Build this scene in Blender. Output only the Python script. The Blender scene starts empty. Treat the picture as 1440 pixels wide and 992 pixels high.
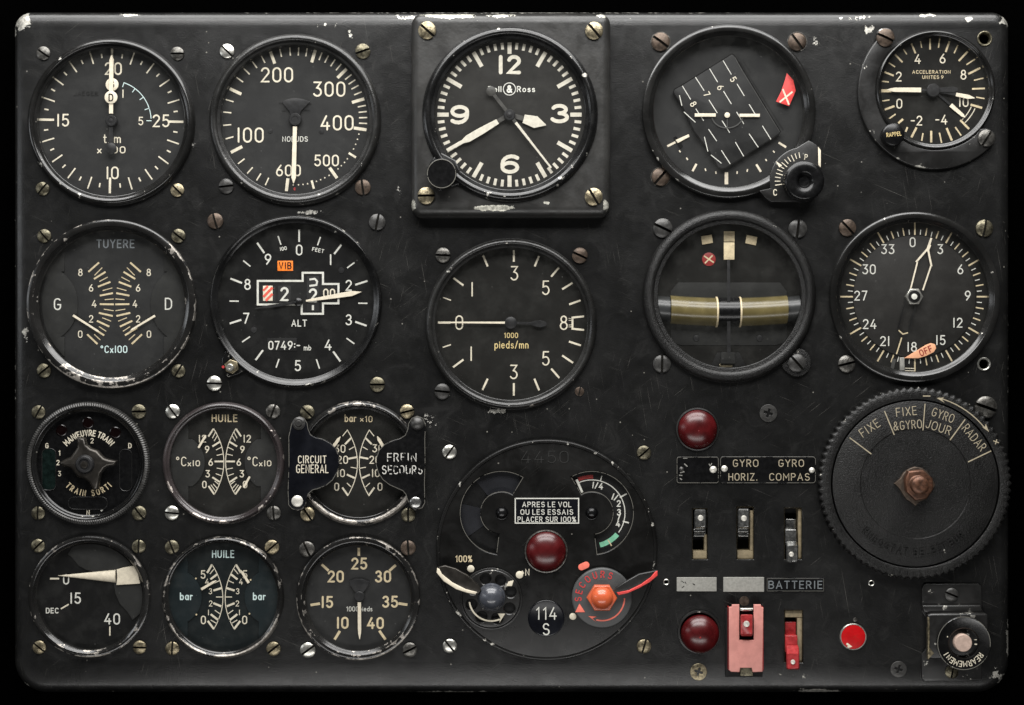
import bpy, math, random
from mathutils import Vector
from mathutils.geometry import tessellate_polygon
random.seed(7)
S = 0.00035            # metres per photo pixel: the panel is about half a metre wide
D = 2500.0             # camera distance in the same units
sc = bpy.context.scene
COL = sc.collection
# ------------------------------------------------------------------ camera
cd = bpy.data.cameras.new('camera'); cam = bpy.data.objects.new('camera', cd); COL.objects.link(cam)
cam.location = (0, 0, D*S); cd.sensor_width = 36; cd.lens = 36*D/1440; cd.clip_start = 0.01; cd.clip_end = 20
sc.camera = cam
# ------------------------------------------------------------------ world, lamps
w = bpy.data.worlds.new('World'); sc.world = w; w.use_nodes = True
w.node_tree.nodes['Background'].inputs[0].default_value = (0.9, 0.95, 1, 1)
w.node_tree.nodes['Background'].inputs[1].default_value = 0.015
def softbox(name, loc, aim, sx, sy, power, col=(1, 1, 1)):
    l = bpy.data.lights.new(name, 'AREA'); l.shape = 'RECTANGLE'; l.size = sx; l.size_y = sy; l.energy = power; l.color = col
    o = bpy.data.objects.new(name, l); COL.objects.link(o); o.location = loc
    o.rotation_euler = (Vector(aim)-Vector(loc)).to_track_quat('-Z', 'Y').to_euler()
    return o
softbox('studio_softbox_top', (0.0, 0.52, 0.53), (0, 0.05, 0), 0.85, 0.24, 8.0, (1, 0.99, 0.975))
softbox('studio_strip_top', (0.0, 0.62, 0.17), (0, 0.12, 0), 0.95, 0.30, 9.5, (1, 0.99, 0.97))
softbox('studio_softbox_bottom', (0.0, -0.50, 0.60), (0, -0.14, 0), 0.8, 0.14, 2.3, (1, 0.985, 0.965))
softbox('studio_softbox_side', (-0.75, 0.1, 0.35), (-0.1, 0, 0), 0.15, 0.5, 0.7, (0.94, 0.97, 1))
sc.view_settings.view_transform = 'Standard'; sc.view_settings.look = 'None'; sc.view_settings.gamma = 1; sc.view_settings.exposure = 0
try:
    sc.cycles.max_bounces = 6; sc.cycles.transparent_max_bounces = 8; sc.cycles.caustics_reflective = False; sc.cycles.caustics_refractive = False
except Exception: pass

# ------------------------------------------------------------------ materials
def srgb(r, g, b):
    f = lambda c: (c/255/12.92) if c/255 <= 0.04045 else ((c/255+0.055)/1.055)**2.4
    return (f(r), f(g), f(b), 1)
class N:
    """tiny node helper; texture space is the world position in photo pixels"""
    def __init__(s, name):
        s.m = bpy.data.materials.new(name); s.m.use_nodes = True; s.t = s.m.node_tree; s.t.nodes.clear()
        s.out = s.t.nodes.new('ShaderNodeOutputMaterial'); s.p = s.t.nodes.new('ShaderNodeBsdfPrincipled')
        s.t.links.new(s.p.outputs[0], s.out.inputs[0])
        g = s.t.nodes.new('ShaderNodeNewGeometry'); v = s.t.nodes.new('ShaderNodeVectorMath'); v.operation = 'SCALE'
        v.inputs['Scale'].default_value = 1/S; s.t.links.new(g.outputs['Position'], v.inputs[0]); s.pos = v.outputs[0]
    def node(s, typ, **kw):
        n = s.t.nodes.new(typ)
        for k, v in kw.items(): setattr(n, k, v)
        return n
    def link(s, a, b): s.t.links.new(a, b)
    def val(s, sock, v):
        if hasattr(v, 'is_output'): s.link(v, sock)
        else: sock.default_value = v
    def noise(s, px, detail=3, rough=0.55, vec=None, dist=0):
        n = s.node('ShaderNodeTexNoise'); n.inputs['Scale'].default_value = 1/px; n.inputs['Detail'].default_value = detail
        n.inputs['Roughness'].default_value = rough; n.inputs['Distortion'].default_value = dist
        s.link(vec or s.pos, n.inputs['Vector']); return n.outputs['Fac']
    def stretch(s, ang, sx, sy, off=0):
        m = s.node('ShaderNodeMapping'); m.inputs['Rotation'].default_value = (0, 0, math.radians(ang)); m.inputs['Location'].default_value = (off, off*0.7, 0)
        m2 = s.node('ShaderNodeVectorMath', operation='MULTIPLY'); s.link(s.pos, m.inputs[0]); s.link(m.outputs[0], m2.inputs[0]); m2.inputs[1].default_value = (1/sx, 1/sy, 0.3)
        return m2.outputs[0]
    def ramp(s, v, a, b, lo=0., hi=1.):
        n = s.node('ShaderNodeMapRange'); n.interpolation_type = 'SMOOTHSTEP'
        s.val(n.inputs[0], v); n.inputs[1].default_value = a; n.inputs[2].default_value = b; n.inputs[3].default_value = lo; n.inputs[4].default_value = hi
        return n.outputs[0]
    def math(s, op, a, b=0.0):
        n = s.node('ShaderNodeMath', operation=op); s.val(n.inputs[0], a); s.val(n.inputs[1], b); return n.outputs[0]
    def mix(s, f, a, b):
        n = s.node('ShaderNodeMix', data_type='RGBA'); s.val(n.inputs[0], f); s.val(n.inputs[6], a); s.val(n.inputs[7], b); return n.outputs[2]
    def mixf(s, f, a, b):
        n = s.node('ShaderNodeMix', data_type='FLOAT'); s.val(n.inputs[0], f); s.val(n.inputs[2], a); s.val(n.inputs[3], b); return n.outputs[0]
    def bump(s, h, strength, dist_px):
        n = s.node('ShaderNodeBump'); n.inputs['Strength'].default_value = strength; n.inputs['Distance'].default_value = dist_px*S
        s.link(h, n.inputs['Height']); s.link(n.outputs[0], s.p.inputs['Normal'])
    def attr(s, name):
        n = s.node('ShaderNodeAttribute'); n.attribute_name = name; return n.outputs['Fac']
    def set(s, **kw):
        al = {'base': 'Base Color', 'rough': 'Roughness', 'metal': 'Metallic', 'coat': 'Coat Weight', 'coatr': 'Coat Roughness', 'spec': 'Specular IOR Level', 'trans': 'Transmission Weight', 'ior': 'IOR'}
        for k, v in kw.items(): s.val(s.p.inputs[al[k]], v)
        return s
    def specks(s, cell=11, size=0.05, keep=0.75):
        v = s.node('ShaderNodeTexVoronoi'); v.inputs['Scale'].default_value = 1/cell; s.link(s.pos, v.inputs['Vector'])
        sep = s.node('ShaderNodeSeparateColor'); s.link(v.outputs['Color'], sep.inputs[0])
        a = s.ramp(v.outputs['Distance'], size, size*1.7, 1, 0)
        return s.math('MULTIPLY', a, s.math('GREATER_THAN', sep.outputs[0], keep))

METAL_BARE = (0.62, 0.60, 0.54, 1)
def black_finish(name, base=(0.021, 0.0205, 0.0195, 1), rough=(0.36, 0.6), grain=3.0, gb=0.25, gd=0.5, wear=0.0, scratches=0.5, specks=0.6, chips=None, spec=0.5, metalcol=METAL_BARE, coarse=0.8, big=60, smudge=0.0):
    n = N(name)
    n1 = n.noise(big, 4); n2 = n.noise(grain, 2); n3 = n.noise(big*0.45, 5, 0.6, dist=0.6)
    b2 = tuple(c*2.1 for c in base[:3])+(1,)
    col = n.mix(n.ramp(n1, 0.35, 0.7), base, b2)
    if scratches:
        tot = None
        for i, (a, sx, sy) in enumerate(((23, 90, 0.55), (-38, 70, 0.5), (80, 110, 0.6), (-75, 60, 0.5))):
            q = n.ramp(n.noise(1, 2, 0.5, n.stretch(a, sx, sy, 37*i)), 0.70, 0.77)
            q = n.math('MULTIPLY', q, n.ramp(n.noise(130+20*i, 2), 0.45, 0.62))
            tot = q if tot is None else n.math('MAXIMUM', tot, q)
        tot = n.math('MINIMUM', n.math('MULTIPLY', tot, scratches*0.5), 0.8)
        col = n.mix(tot, col, (0.22, 0.21, 0.19, 1))
    if specks:
        col = n.mix(n.math('MULTIPLY', n.specks(17, 0.045, 0.72), specks*0.5), col, (0.4, 0.38, 0.33, 1))
    # worn paint
    metal = 0.0
    mask = None
    if wear:
        wn = n.math('ADD', n.noise(15, 7, 0.62), n.math('MULTIPLY', n.attr('wear'), 0.24*wear))
        mask = n.ramp(wn, 0.735, 0.755)
    if chips:
        acc = None
        for (X, Y, rx, ry, k) in chips:
            sub = n.node('ShaderNodeVectorMath', operation='SUBTRACT'); n.link(n.pos, sub.inputs[0]); sub.inputs[1].default_value = (X-720, 496-Y, 0)
            mul = n.node('ShaderNodeVectorMath', operation='MULTIPLY'); n.link(sub.outputs[0], mul.inputs[0]); mul.inputs[1].default_value = (1/rx, 1/ry, 0.001)
            ln = n.node('ShaderNodeVectorMath', operation='LENGTH'); n.link(mul.outputs[0], ln.inputs[0])
            q = n.ramp(ln.outputs['Value'], 0, 1, k, 0)
            acc = q if acc is None else n.math('MAXIMUM', acc, q)
        cm = n.ramp(n.math('ADD', n.noise(9, 8, 0.7), n.math('MULTIPLY', acc, 0.33)), 0.71, 0.73)
        mask = cm if mask is None else n.math('MAXIMUM', mask, cm)
    rg = n.mixf(n.ramp(n3, 0.3, 0.7), rough[0], rough[1])
    if smudge:
        sm = n.ramp(n.noise(34, 6, 0.68, dist=1.2), 0.52, 0.66)
        rg = n.math('ADD', rg, n.math('MULTIPLY', sm, smudge)); col = n.mix(n.math('MULTIPLY', sm, 0.3), col, (0.011, 0.0107, 0.0099, 1))
    h = n.math('ADD', n2, n.math('MULTIPLY', n.noise(13, 3), coarse))
    if mask is not None:
        mc = n.mix(n.ramp(n.noise(4, 3), 0.35, 0.65), metalcol, tuple(c*0.5 for c in metalcol[:3])+(1,))
        col = n.mix(mask, col, mc); n.set(metal=n.math('MULTIPLY', mask, 0.75))
        h = n.math('SUBTRACT', h, n.math('MULTIPLY', mask, 1.2)); rg = n.mixf(mask, rg, 0.46)
    n.set(base=col, rough=rg, spec=spec); n.bump(h, gb, gd)
    return n.m
def plain(name, base, rough=0.5, metal=0.0, coat=0.0, var=0.12, vpx=6, bump=0.0, dirt=0.0, spec=0.5, dirtcol=(0.03, 0.025, 0.02, 1), coatr=0.05, trans=0.0):
    n = N(name)
    b = base if len(base) == 4 else tuple(base)+(1,)
    lo = tuple(c*(1-var) for c in b[:3])+(1,); hi = tuple(min(1, c*(1+var)) for c in b[:3])+(1,)
    nn = n.noise(vpx, 4)
    col = n.mix(n.ramp(nn, 0.3, 0.7), lo, hi)
    if dirt:
        col = n.mix(n.ramp(n.noise(vpx*0.8, 5, 0.65, dist=0.5), 0.62-0.25*dirt, 0.75, 0, min(1, dirt*1.2)), col, dirtcol)
    n.set(base=col, rough=n.mixf(nn, max(0.03, rough-0.08), rough+0.1), metal=metal, coat=coat, coatr=coatr, spec=spec, trans=trans)
    if bump: n.bump(n.noise(2.2, 3), bump, 0.5)
    return n.m
M = {}
CHIPS = [(30, 28, 26, 26, 1.3), (17, 45, 10, 25, 1.1), (182, 21, 26, 5, 1.15), (460, 34, 36, 9, 0.62), (493, 50, 8, 24, 0.62), (570, 24, 30, 8, 0.8), (1416, 28, 18, 18, 1.25), (1305, 21, 30, 6, .9), (1362, 27, 12, 8, 1.05),
         (1222, 42, 16, 12, 0.9), (1205, 25, 40, 8, 0.85), (1420, 900, 7, 60, 1.0), (1403, 950, 26, 30, 0.62), (1150, 973, 60, 6, 1.15), (30, 968, 20, 14, 0.9), (640, 975, 120, 4, 0.9), (1150, 60, 26, 22, 0.5), (600, 592, 40, 22, 0.6),
         (700, 578, 34, 8, 0.9), (273, 205, 14, 18, 0.5), (560, 268, 14, 18, 0.5), (435, 299, 34, 7, 0.9), (36, 470, 10, 20, 0.8), (18, 500, 4, 400, 0.7), (1421, 500, 4, 400, 0.7), (720, 16, 700, 4, 0.72), (1115, 950, 60, 10, 0.5), (500, 600, 90, 20, 0.5), (690, 304, 60, 5, 0.9)]
M['panel'] = black_finish('panel_black_paint', spec=0.46, base=(0.0033, 0.0033, 0.0032, 1), rough=(0.29, 0.36), grain=1.8, gb=0.42, gd=0.35, big=80, chips=CHIPS, scratches=1.15, specks=0.8, coarse=0.9, smudge=0.035)
M['clockbox'] = black_finish(spec=0.45, name='clock_housing_paint', base=(0.013, 0.0127, 0.012, 1), rough=(0.3, 0.45), grain=4.5, gb=0.3, gd=0.5, scratches=0.3, specks=0.3,
    chips=[(632, 26, 60, 9, 1.9), (705, 27, 30, 6, 1.2), (845, 27, 14, 6, 1.1), (695, 295, 48, 7, 1.7), (850, 292, 8, 14, 1.2), (766, 288, 12, 6, 1.0), (583, 290, 8, 16, 0.9)], metalcol=(0.8, 0.78, 0.68, 1))
M['bezel'] = black_finish('bezel_black', base=(0.0065, 0.0064, 0.0061, 1), rough=(0.13, 0.24), grain=3, gb=0.06, gd=0.3, wear=0.5, scratches=0.25, specks=0.3)
M['bezel_grain'] = black_finish('bezel_grained_black', base=(0.0070, 0.0069, 0.0065, 1), rough=(0.25, 0.38), grain=2.0, gb=0.35, gd=0.5, wear=0.45, scratches=0.1, specks=0.3)
M['bezel_worn'] = black_finish('bezel_worn_black', base=(0.0070, 0.0068, 0.0065, 1), rough=(0.13, 0.25), grain=3, gb=0.1, gd=0.4, wear=1.25, scratches=0.3, metalcol=(0.40, 0.37, 0.33, 1))
M['bezel_bare'] = black_finish('bezel_scuffed_metal', base=(0.022, 0.018, 0.018, 1), rough=(0.2, 0.32), grain=3, gb=0.25, gd=0.4, wear=1.35, scratches=0.4, metalcol=(0.58, 0.52, 0.47, 1))
M['bezel_gloss'] = black_finish('bezel_gloss_black', base=(0.0035, 0.0035, 0.0035, 1), rough=(0.18, 0.3), grain=3, gb=0.1, gd=0.3, wear=0.6, scratches=0.3)
M['wrinkle'] = black_finish(spec=0.33, name='wrinkle_black', base=(0.0042, 0.0041, 0.0039, 1), rough=(0.33, 0.44), grain=1.5, gb=0.85, gd=1.0, coarse=0.25, wear=0.5, scratches=0, specks=0.0)
M['dial'] = plain('dial_matt_black', (0.0135, 0.0137, 0.0136), 0.62, var=0.15, vpx=40, spec=0.22)
M['dial_deep'] = plain('dial_deep_black', (0.003, 0.003, 0.003), 0.6, var=0.15, vpx=40, spec=0.12)
M['dial_warm'] = plain('dial_warm_black', (0.0085, 0.0082, 0.0072), 0.6, var=0.15, vpx=40, spec=0.12)
M['dial_clock'] = plain('dial_clock_grey_black', (0.019, 0.0184, 0.017), 0.6, var=0.12, vpx=30, spec=0.12)
M['dial_teal'] = plain('dial_teal_black', (0.0042, 0.0068, 0.0074), 0.6, var=0.12, vpx=30, spec=0.12)
M['mask'] = plain('dial_mask_grey', (0.020, 0.0202, 0.0193), 0.55, var=0.12, vpx=30, spec=0.12)
M['mask_teal'] = plain('dial_mask_teal', (0.0075, 0.0125, 0.0142), 0.55, var=0.12, vpx=30, spec=0.12)
M['gloss_black'] = plain('gloss_black', (0.004, 0.004, 0.0042), 0.24, var=0.2, spec=0.35)
M['navy'] = plain('navy_black_lacquer', (0.003, 0.0034, 0.0052), 0.28, var=0.25, vpx=20, spec=0.3)
M['satin'] = black_finish('satin_black_part', base=(0.0075, 0.0073, 0.0070, 1), rough=(0.28, 0.42), grain=3, gb=0.12, gd=0.3, scratches=0.35, specks=0.5, wear=0.4)
M['regulator'] = black_finish('regulator_black', spec=0.3, base=(0.0034, 0.0033, 0.0031, 1), rough=(0.26, 0.38), grain=3, gb=0.08, gd=0.3, scratches=0.5, specks=0.6, wear=0.7)
M['hub'] = plain('hub_dark', (0.014, 0.014, 0.0145), 0.4, var=0.2, spec=0.25)
M['hubgrey'] = plain('hand_dark_grey', (0.045, 0.044, 0.04), 0.45, var=0.2, spec=0.25)
def lume(name, c, dirt=0.25): return plain(name, c, 0.6, var=0.1, vpx=5, dirt=dirt, dirtcol=tuple(x*0.45 for x in c)+(1,))
M['lume'] = lume('print_cream', (0.58, 0.53, 0.415))
M['needle'] = lume('needle_cream', (0.63, 0.565, 0.44), 0.1)
M['white'] = lume('print_white', (0.54, 0.535, 0.48))
M['tan'] = lume('print_tan', (0.52, 0.43, 0.27), 0.4)
M['yellow'] = lume('print_yellow', (0.58, 0.45, 0.20), 0.3)
M['greyprint'] = lume('print_grey_blue', (0.125, 0.138, 0.145))
M['palegreen'] = lume('print_pale_blue', (0.50, 0.62, 0.60))
M['clocklume'] = lume('clock_lume', (0.50, 0.47, 0.39), 0.1)
M['ghost'] = plain('print_dark_ghost', (0.005, 0.005, 0.005), 0.4, spec=0.25)
M['ghost_hi'] = plain('print_faint_grey', (0.05, 0.05, 0.047), 0.5, spec=0.25)
M['legend'] = lume('print_worn_tan', (0.32, 0.275, 0.19), 0.5)
M['rivet'] = plain('rivet_pale_metal', (0.62, 0.60, 0.54), 0.4, 0.5, var=0.12, vpx=3)
M['faint'] = plain('scratch_faint', (0.014, 0.014, 0.013), 0.5)
M['redprint'] = plain('print_red', (0.42, 0.03, 0.03), 0.5)
M['steel'] = plain('screw_bright_steel', (0.56, 0.55, 0.50), 0.3, 0.9, var=0.2, dirt=0.3, bump=0.15)
M['steel_dark'] = plain('screw_dark_steel', (0.11, 0.106, 0.097), 0.34, 0.8, var=0.4, vpx=5, dirt=0.6, bump=0.5)
M['brass'] = plain('screw_brass', (0.27, 0.23, 0.15), 0.36, 0.85, var=0.4, vpx=5, dirt=0.7, bump=0.5)
M['olive'] = plain('screw_tarnished', (0.135, 0.122, 0.083), 0.36, 0.8, var=0.4, vpx=5, dirt=0.75, bump=0.55)
M['rusty'] = plain('screw_rusty', (0.075, 0.054, 0.040), 0.42, 0.6, var=0.35, dirt=0.5, bump=0.4)
M['blackscrew'] = plain('screw_blackened', (0.045, 0.044, 0.042), 0.35, 0.4, var=0.3, dirt=0.3, bump=0.3)
M['rust'] = plain('rust_orange', (0.10, 0.046, 0.027), 0.4, 0.55, var=0.4, vpx=5, dirt=0.5, bump=0.25)
M['copper'] = plain('copper_pink', (0.46, 0.34, 0.28), 0.45, 0.2, var=0.15, bump=0.15)
M['bronze'] = plain('handle_dark_metal', (0.042, 0.038, 0.033), 0.3, 0.7, var=0.25, vpx=14, bump=0.1, dirt=0.2)
M['khaki'] = plain('slot_khaki', (0.20, 0.16, 0.095), 0.6, var=0.2)
M['slotshade_dirt'] = plain('screw_slot_shade_grime', (0.012, 0.011, 0.009), 0.7, var=0.4, spec=0.1)  # near-black slot floor: recess shade painted in, with grime
M['void'] = plain('slot_black', (0.004, 0.004, 0.004), 0.6, spec=0.25)
M['chrome'] = plain('toggle_metal', (0.30, 0.30, 0.29), 0.24, 0.9, var=0.3, vpx=4, dirt=0.35, bump=0.15)
M['greyplate'] = plain('blank_grey_plate', (0.27, 0.265, 0.24), 0.5, 0.2, var=0.12, vpx=3, dirt=0.15, bump=0.1)
M['redlens'] = plain('lamp_red_lens', (0.052, 0.0028, 0.0035), 0.27, var=0.3, vpx=16, spec=0.55)
M['lampglow'] = plain('lamp_red_painted_glow', (0.22, 0.006, 0.006), 0.3)  # brighter red that paints a glow onto the unlit lenses
M['salmon'] = plain('guard_salmon_paint', (0.50, 0.215, 0.185), 0.4, var=0.1, vpx=14, dirt=0.3, spec=0.3, dirtcol=(0.36, 0.13, 0.11, 1))
M['redplastic'] = plain('toggle_red', (0.30, 0.022, 0.024), 0.3, var=0.2, vpx=5, dirt=0.2)
M['brightred'] = plain('button_red', (0.40, 0.005, 0.007), 0.35, var=0.1, vpx=9, dirt=0.45, spec=0.15, dirtcol=(0.22, 0.02, 0.012, 1))
M['rededge'] = plain('lever_red', (0.56, 0.045, 0.04), 0.4, var=0.12)
M['orange'] = plain('knob_orange_red', (0.50, 0.095, 0.035), 0.28, var=0.1, vpx=9, coat=0.3)
M['pinkred'] = plain('mark_salmon', (0.74, 0.16, 0.11), 0.5, var=0.1)
M['flagred'] = plain('flag_red', (0.66, 0.055, 0.05), 0.45, var=0.1)
M['flagpeach'] = plain('flag_peach', (0.72, 0.36, 0.20), 0.5, var=0.06)
M['viborange'] = plain('vib_orange', (0.85, 0.20, 0.015), 0.45, var=0.12)
M['hatchred'] = plain('hatch_red', (0.62, 0.09, 0.06), 0.5)
M['green'] = plain('scale_green', (0.16, 0.42, 0.27), 0.5)
M['darkred'] = plain('scale_dark_red', (0.24, 0.014, 0.012), 0.5)
M['knobgrey'] = plain('knob_blue_grey', (0.05, 0.054, 0.064), 0.25, var=0.15, coat=0.2)
M['discgrey'] = plain('disc_grey', (0.047, 0.048, 0.048), 0.5, var=0.1, vpx=20)
M['tube'] = plain('tube_liquid_khaki', (0.10, 0.08, 0.032), 0.24, var=0.15, vpx=20, spec=0.45)
M['tubegrey'] = plain('tube_holder_grey', (0.025, 0.026, 0.026), 0.3, var=0.15, vpx=20)
M['greenwin'] = plain('window_dark_green', (0.002, 0.006, 0.005), 0.25, var=0.4)
M['redwin'] = plain('window_dark_red', (0.003, 0.0006, 0.0006), 0.2)
M['cloth'] = plain('backdrop_black', (0.0004, 0.0004, 0.0004), 1.0, spec=0.0)
def glass_mat():
    n = N('gauge_glass'); n.t.nodes.remove(n.p)
    tr = n.node('ShaderNodeBsdfTransparent'); gl = n.node('ShaderNodeBsdfGlossy'); gl.inputs['Roughness'].default_value = 0.06
    df = n.node('ShaderNodeBsdfDiffuse'); df.inputs[0].default_value = (0.6, 0.6, 0.56, 1)
    fr = n.node('ShaderNodeFresnel'); fr.inputs[0].default_value = 1.3
    m1 = n.node('ShaderNodeMixShader'); n.link(fr.outputs[0], m1.inputs[0]); n.link(tr.outputs[0], m1.inputs[1]); n.link(gl.outputs[0], m1.inputs[2])
    dust_haze = n.math('ADD', n.ramp(n.noise(25, 5, 0.65), 0.4, 0.75, 0.003, 0.015), n.math('MULTIPLY', n.specks(9, 0.045, 0.72), 0.13))  # thin diffuse veil paints haze into the glass, plus dust specks
    sc1 = n.ramp(n.noise(1, 2, 0.5, n.stretch(35, 80, 0.45)), 0.76, 0.8, 0, 0.035)
    dust_haze = n.math('ADD', dust_haze, sc1)
    m2 = n.node('ShaderNodeMixShader'); n.link(dust_haze, m2.inputs[0]); n.link(m1.outputs[0], m2.inputs[1]); n.link(df.outputs[0], m2.inputs[2])
    n.link(m2.outputs[0], n.out.inputs[0]); return n.m
M['glass'] = glass_mat()
def worn_print():
    n = N('print_half_erased'); n.set(base=(0.5, 0.49, 0.45, 1), rough=0.6)
    tr = n.node('ShaderNodeBsdfTransparent'); mx = n.node('ShaderNodeMixShader')
    n.link(n.ramp(n.noise(7, 3, 0.6), 0.45, 0.49), mx.inputs[0]); n.link(tr.outputs[0], mx.inputs[1]); n.link(n.p.outputs[0], mx.inputs[2]); n.link(mx.outputs[0], n.out.inputs[0])
    return n.m
M['wornprint'] = worn_print()

def edge_wear_glint(name, c, lo):
    n = N(name); n.set(base=c, rough=0.35, metal=0.6)
    tr = n.node('ShaderNodeBsdfTransparent'); mx = n.node('ShaderNodeMixShader')
    n.link(n.ramp(n.noise(16, 6, 0.7), lo, lo+0.03), mx.inputs[0]); n.link(tr.outputs[0], mx.inputs[1]); n.link(n.p.outputs[0], mx.inputs[2]); n.link(mx.outputs[0], n.out.inputs[0])
    return n.m
M['edgewear_glint'] = edge_wear_glint('edge_bare_metal_glint', (0.24, 0.23, 0.20, 1), 0.43)  # broken bright lines: chipped metal on plates, painted highlights on other edges
M['cardedge'] = plain('card_edge_black', (0.002, 0.002, 0.002), 0.6, spec=0.1)
M['card'] = plain('card_grey_black', (0.0105, 0.0107, 0.0107), 0.5, var=0.3, vpx=50, spec=0.25)
M['dial_disc'] = plain('dial_disc_grey', (0.0135, 0.0127, 0.0115), 0.6, var=0.12, vpx=40, spec=0.2)
M['sector'] = plain('blinker_slate', (0.0105, 0.011, 0.0135), 0.5, var=0.2, vpx=30, spec=0.2)
# ------------------------------------------------------------------ geometry helpers (all in photo pixels, y up, origin at the thing)
def mesh(name, vf, wear=None, smooth=True, ang=38):
    v, f = vf
    me = bpy.data.meshes.new(name); me.from_pydata([(a*S, b*S, c*S) for a, b, c in v], [], f); me.update()
    if wear is not None:
        at = me.attributes.new('wear', 'FLOAT', 'POINT')
        for i, x in enumerate(wear): at.data[i].value = x
    if smooth:
        me.polygons.foreach_set('use_smooth', [True]*len(me.polygons))
        me.set_sharp_from_angle(angle=math.radians(ang))
    return me
def merge(*parts):
    V, F = [], []
    for v, f in parts:
        o = len(V); V += list(v); F += [tuple(i+o for i in q) for q in f]
    return V, F
def shift(vf, x=0, y=0, z=0, rot=0, sx=1, sy=1, sz=1):
    c, s_ = math.cos(math.radians(rot)), math.sin(math.radians(rot))
    return [((a*sx*c-b*sy*s_)+x, (a*sx*s_+b*sy*c)+y, d*sz+z) for a, b, d in vf[0]], vf[1]
def lathe(prof, seg=96, x=0, y=0, cap0=False, cap1=False, rmod=None):
    V = []; F = []; n = len(prof)
    for i in range(seg):
        a = 2*math.pi*i/seg
        for j, (r, z) in enumerate(prof):
            rr = r*(rmod(i, j) if rmod else 1)
            V.append((x+rr*math.cos(a), y+rr*math.sin(a), z))
    for i in range(seg):
        k = (i+1) % seg
        for j in range(n-1): F.append((i*n+j, k*n+j, k*n+j+1, i*n+j+1))
    if cap1: F.append(tuple(i*n+n-1 for i in range(seg)))
    if cap0: F.append(tuple(i*n for i in reversed(range(seg))))
    return V, F
def area(p): return sum(p[i][0]*p[(i+1) % len(p)][1]-p[(i+1) % len(p)][0]*p[i][1] for i in range(len(p)))/2
def ccw(p): return list(p) if area(p) > 0 else list(reversed(p))
def offset(p, d):
    """shrink a ccw polygon by d"""
    out = []; n = len(p)
    for i in range(n):
        a, b, c = p[i-1], p[i], p[(i+1) % n]
        d1 = (b[0]-a[0], b[1]-a[1]); d2 = (c[0]-b[0], c[1]-b[1])
        l1 = math.hypot(*d1) or 1e-9; l2 = math.hypot(*d2) or 1e-9
        n1 = (-d1[1]/l1, d1[0]/l1); n2 = (-d2[1]/l2, d2[0]/l2)
        m = (n1[0]+n2[0], n1[1]+n2[1]); q = m[0]*n1[0]+m[1]*n1[1]
        q = max(q, 0.35)
        out.append((b[0]+m[0]*d/q, b[1]+m[1]*d/q))
    return out
def prism(outline, z0, z1, bevel=0.0, steps=3, holes=(), bottom=False):
    o = ccw(outline); V = []; F = []
    rings = []
    if bevel:
        for k in range(steps+1):
            t = math.pi/2*k/steps; rings.append((bevel*(1-math.cos(t)), z1-bevel+bevel*math.sin(t)))
    else: rings = [(0, z1)]
    rings = [(0, z0)]+rings; n = len(o); polys = []
    for ins, z in rings:
        p = offset(o, ins) if ins else o
        polys.append(p); V += [(a, b, z) for a, b in p]
    for j in range(len(rings)-1):
        for i in range(n):
            k = (i+1) % n; F.append((j*n+i, j*n+k, (j+1)*n+k, (j+1)*n+i))
    base = (len(rings)-1)*n
    loops = [[Vector((a, b, 0)) for a, b in polys[-1]]]; idx = list(range(base, base+n))
    for h in holes:
        h = ccw(h); hb = min(bevel, 1.2) if bevel else 0
        top = offset(h, -hb) if hb else h
        m = len(h); s0 = len(V); V += [(a, b, z1) for a, b in top]; idx += list(range(s0, s0+m)); loops.append([Vector((a, b, 0)) for a, b in top])
        prev = s0
        for (pp, z) in ([(h, z1-hb)] if hb else [])+[(h, z0)]:
            s1 = len(V); V += [(a, b, z) for a, b in pp]
            for i in range(m):
                k = (i+1) % m; F.append((prev+k, prev+i, s1+i, s1+k))
            prev = s1
    for t in tessellate_polygon(loops):
        q = tuple(idx[i] for i in t)
        a, b, c = (V[i] for i in q)
        if (b[0]-a[0])*(c[1]-a[1])-(b[1]-a[1])*(c[0]-a[0]) < 0: q = tuple(reversed(q))
        F.append(q)
    if bottom: F.append(tuple(reversed(range(n))))
    return V, F
def circ(x, y, r, n=48, a0=0, a1=360):
    full = abs(a1-a0) >= 360
    m = n if full else n+1
    return [(x+r*math.cos(math.radians(a0+(a1-a0)*i/n)), y+r*math.sin(math.radians(a0+(a1-a0)*i/n))) for i in range(m)]
def rrect(x0, y0, x1, y1, r, n=6):
    x0, x1 = min(x0, x1), max(x0, x1); y0, y1 = min(y0, y1), max(y0, y1)
    rs = r if isinstance(r, (tuple, list)) else (r,)*4     # tr, tl, bl, br
    P = []
    for (cx, cy, a), q in zip(((x1, y1, 0), (x0, y1, 90), (x0, y0, 180), (x1, y0, 270)), rs):
        sx = -1 if cx == x1 else 1; sy = -1 if cy == y1 else 1
        P += circ(cx+sx*q, cy+sy*q, q, n, a, a+90) if q > 0 else [(cx, cy)]
    return P
def sector(x, y, r0, r1, a0, a1, n=40):
    """annular sector, compass angles (clockwise from up)"""
    P = [(x+r1*math.sin(math.radians(a0+(a1-a0)*i/n)), y+r1*math.cos(math.radians(a0+(a1-a0)*i/n))) for i in range(n+1)]
    Q = [(x+r0*math.sin(math.radians(a1+(a0-a1)*i/n)), y+r0*math.cos(math.radians(a1+(a0-a1)*i/n))) for i in range(n+1)]
    return P+Q
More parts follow.
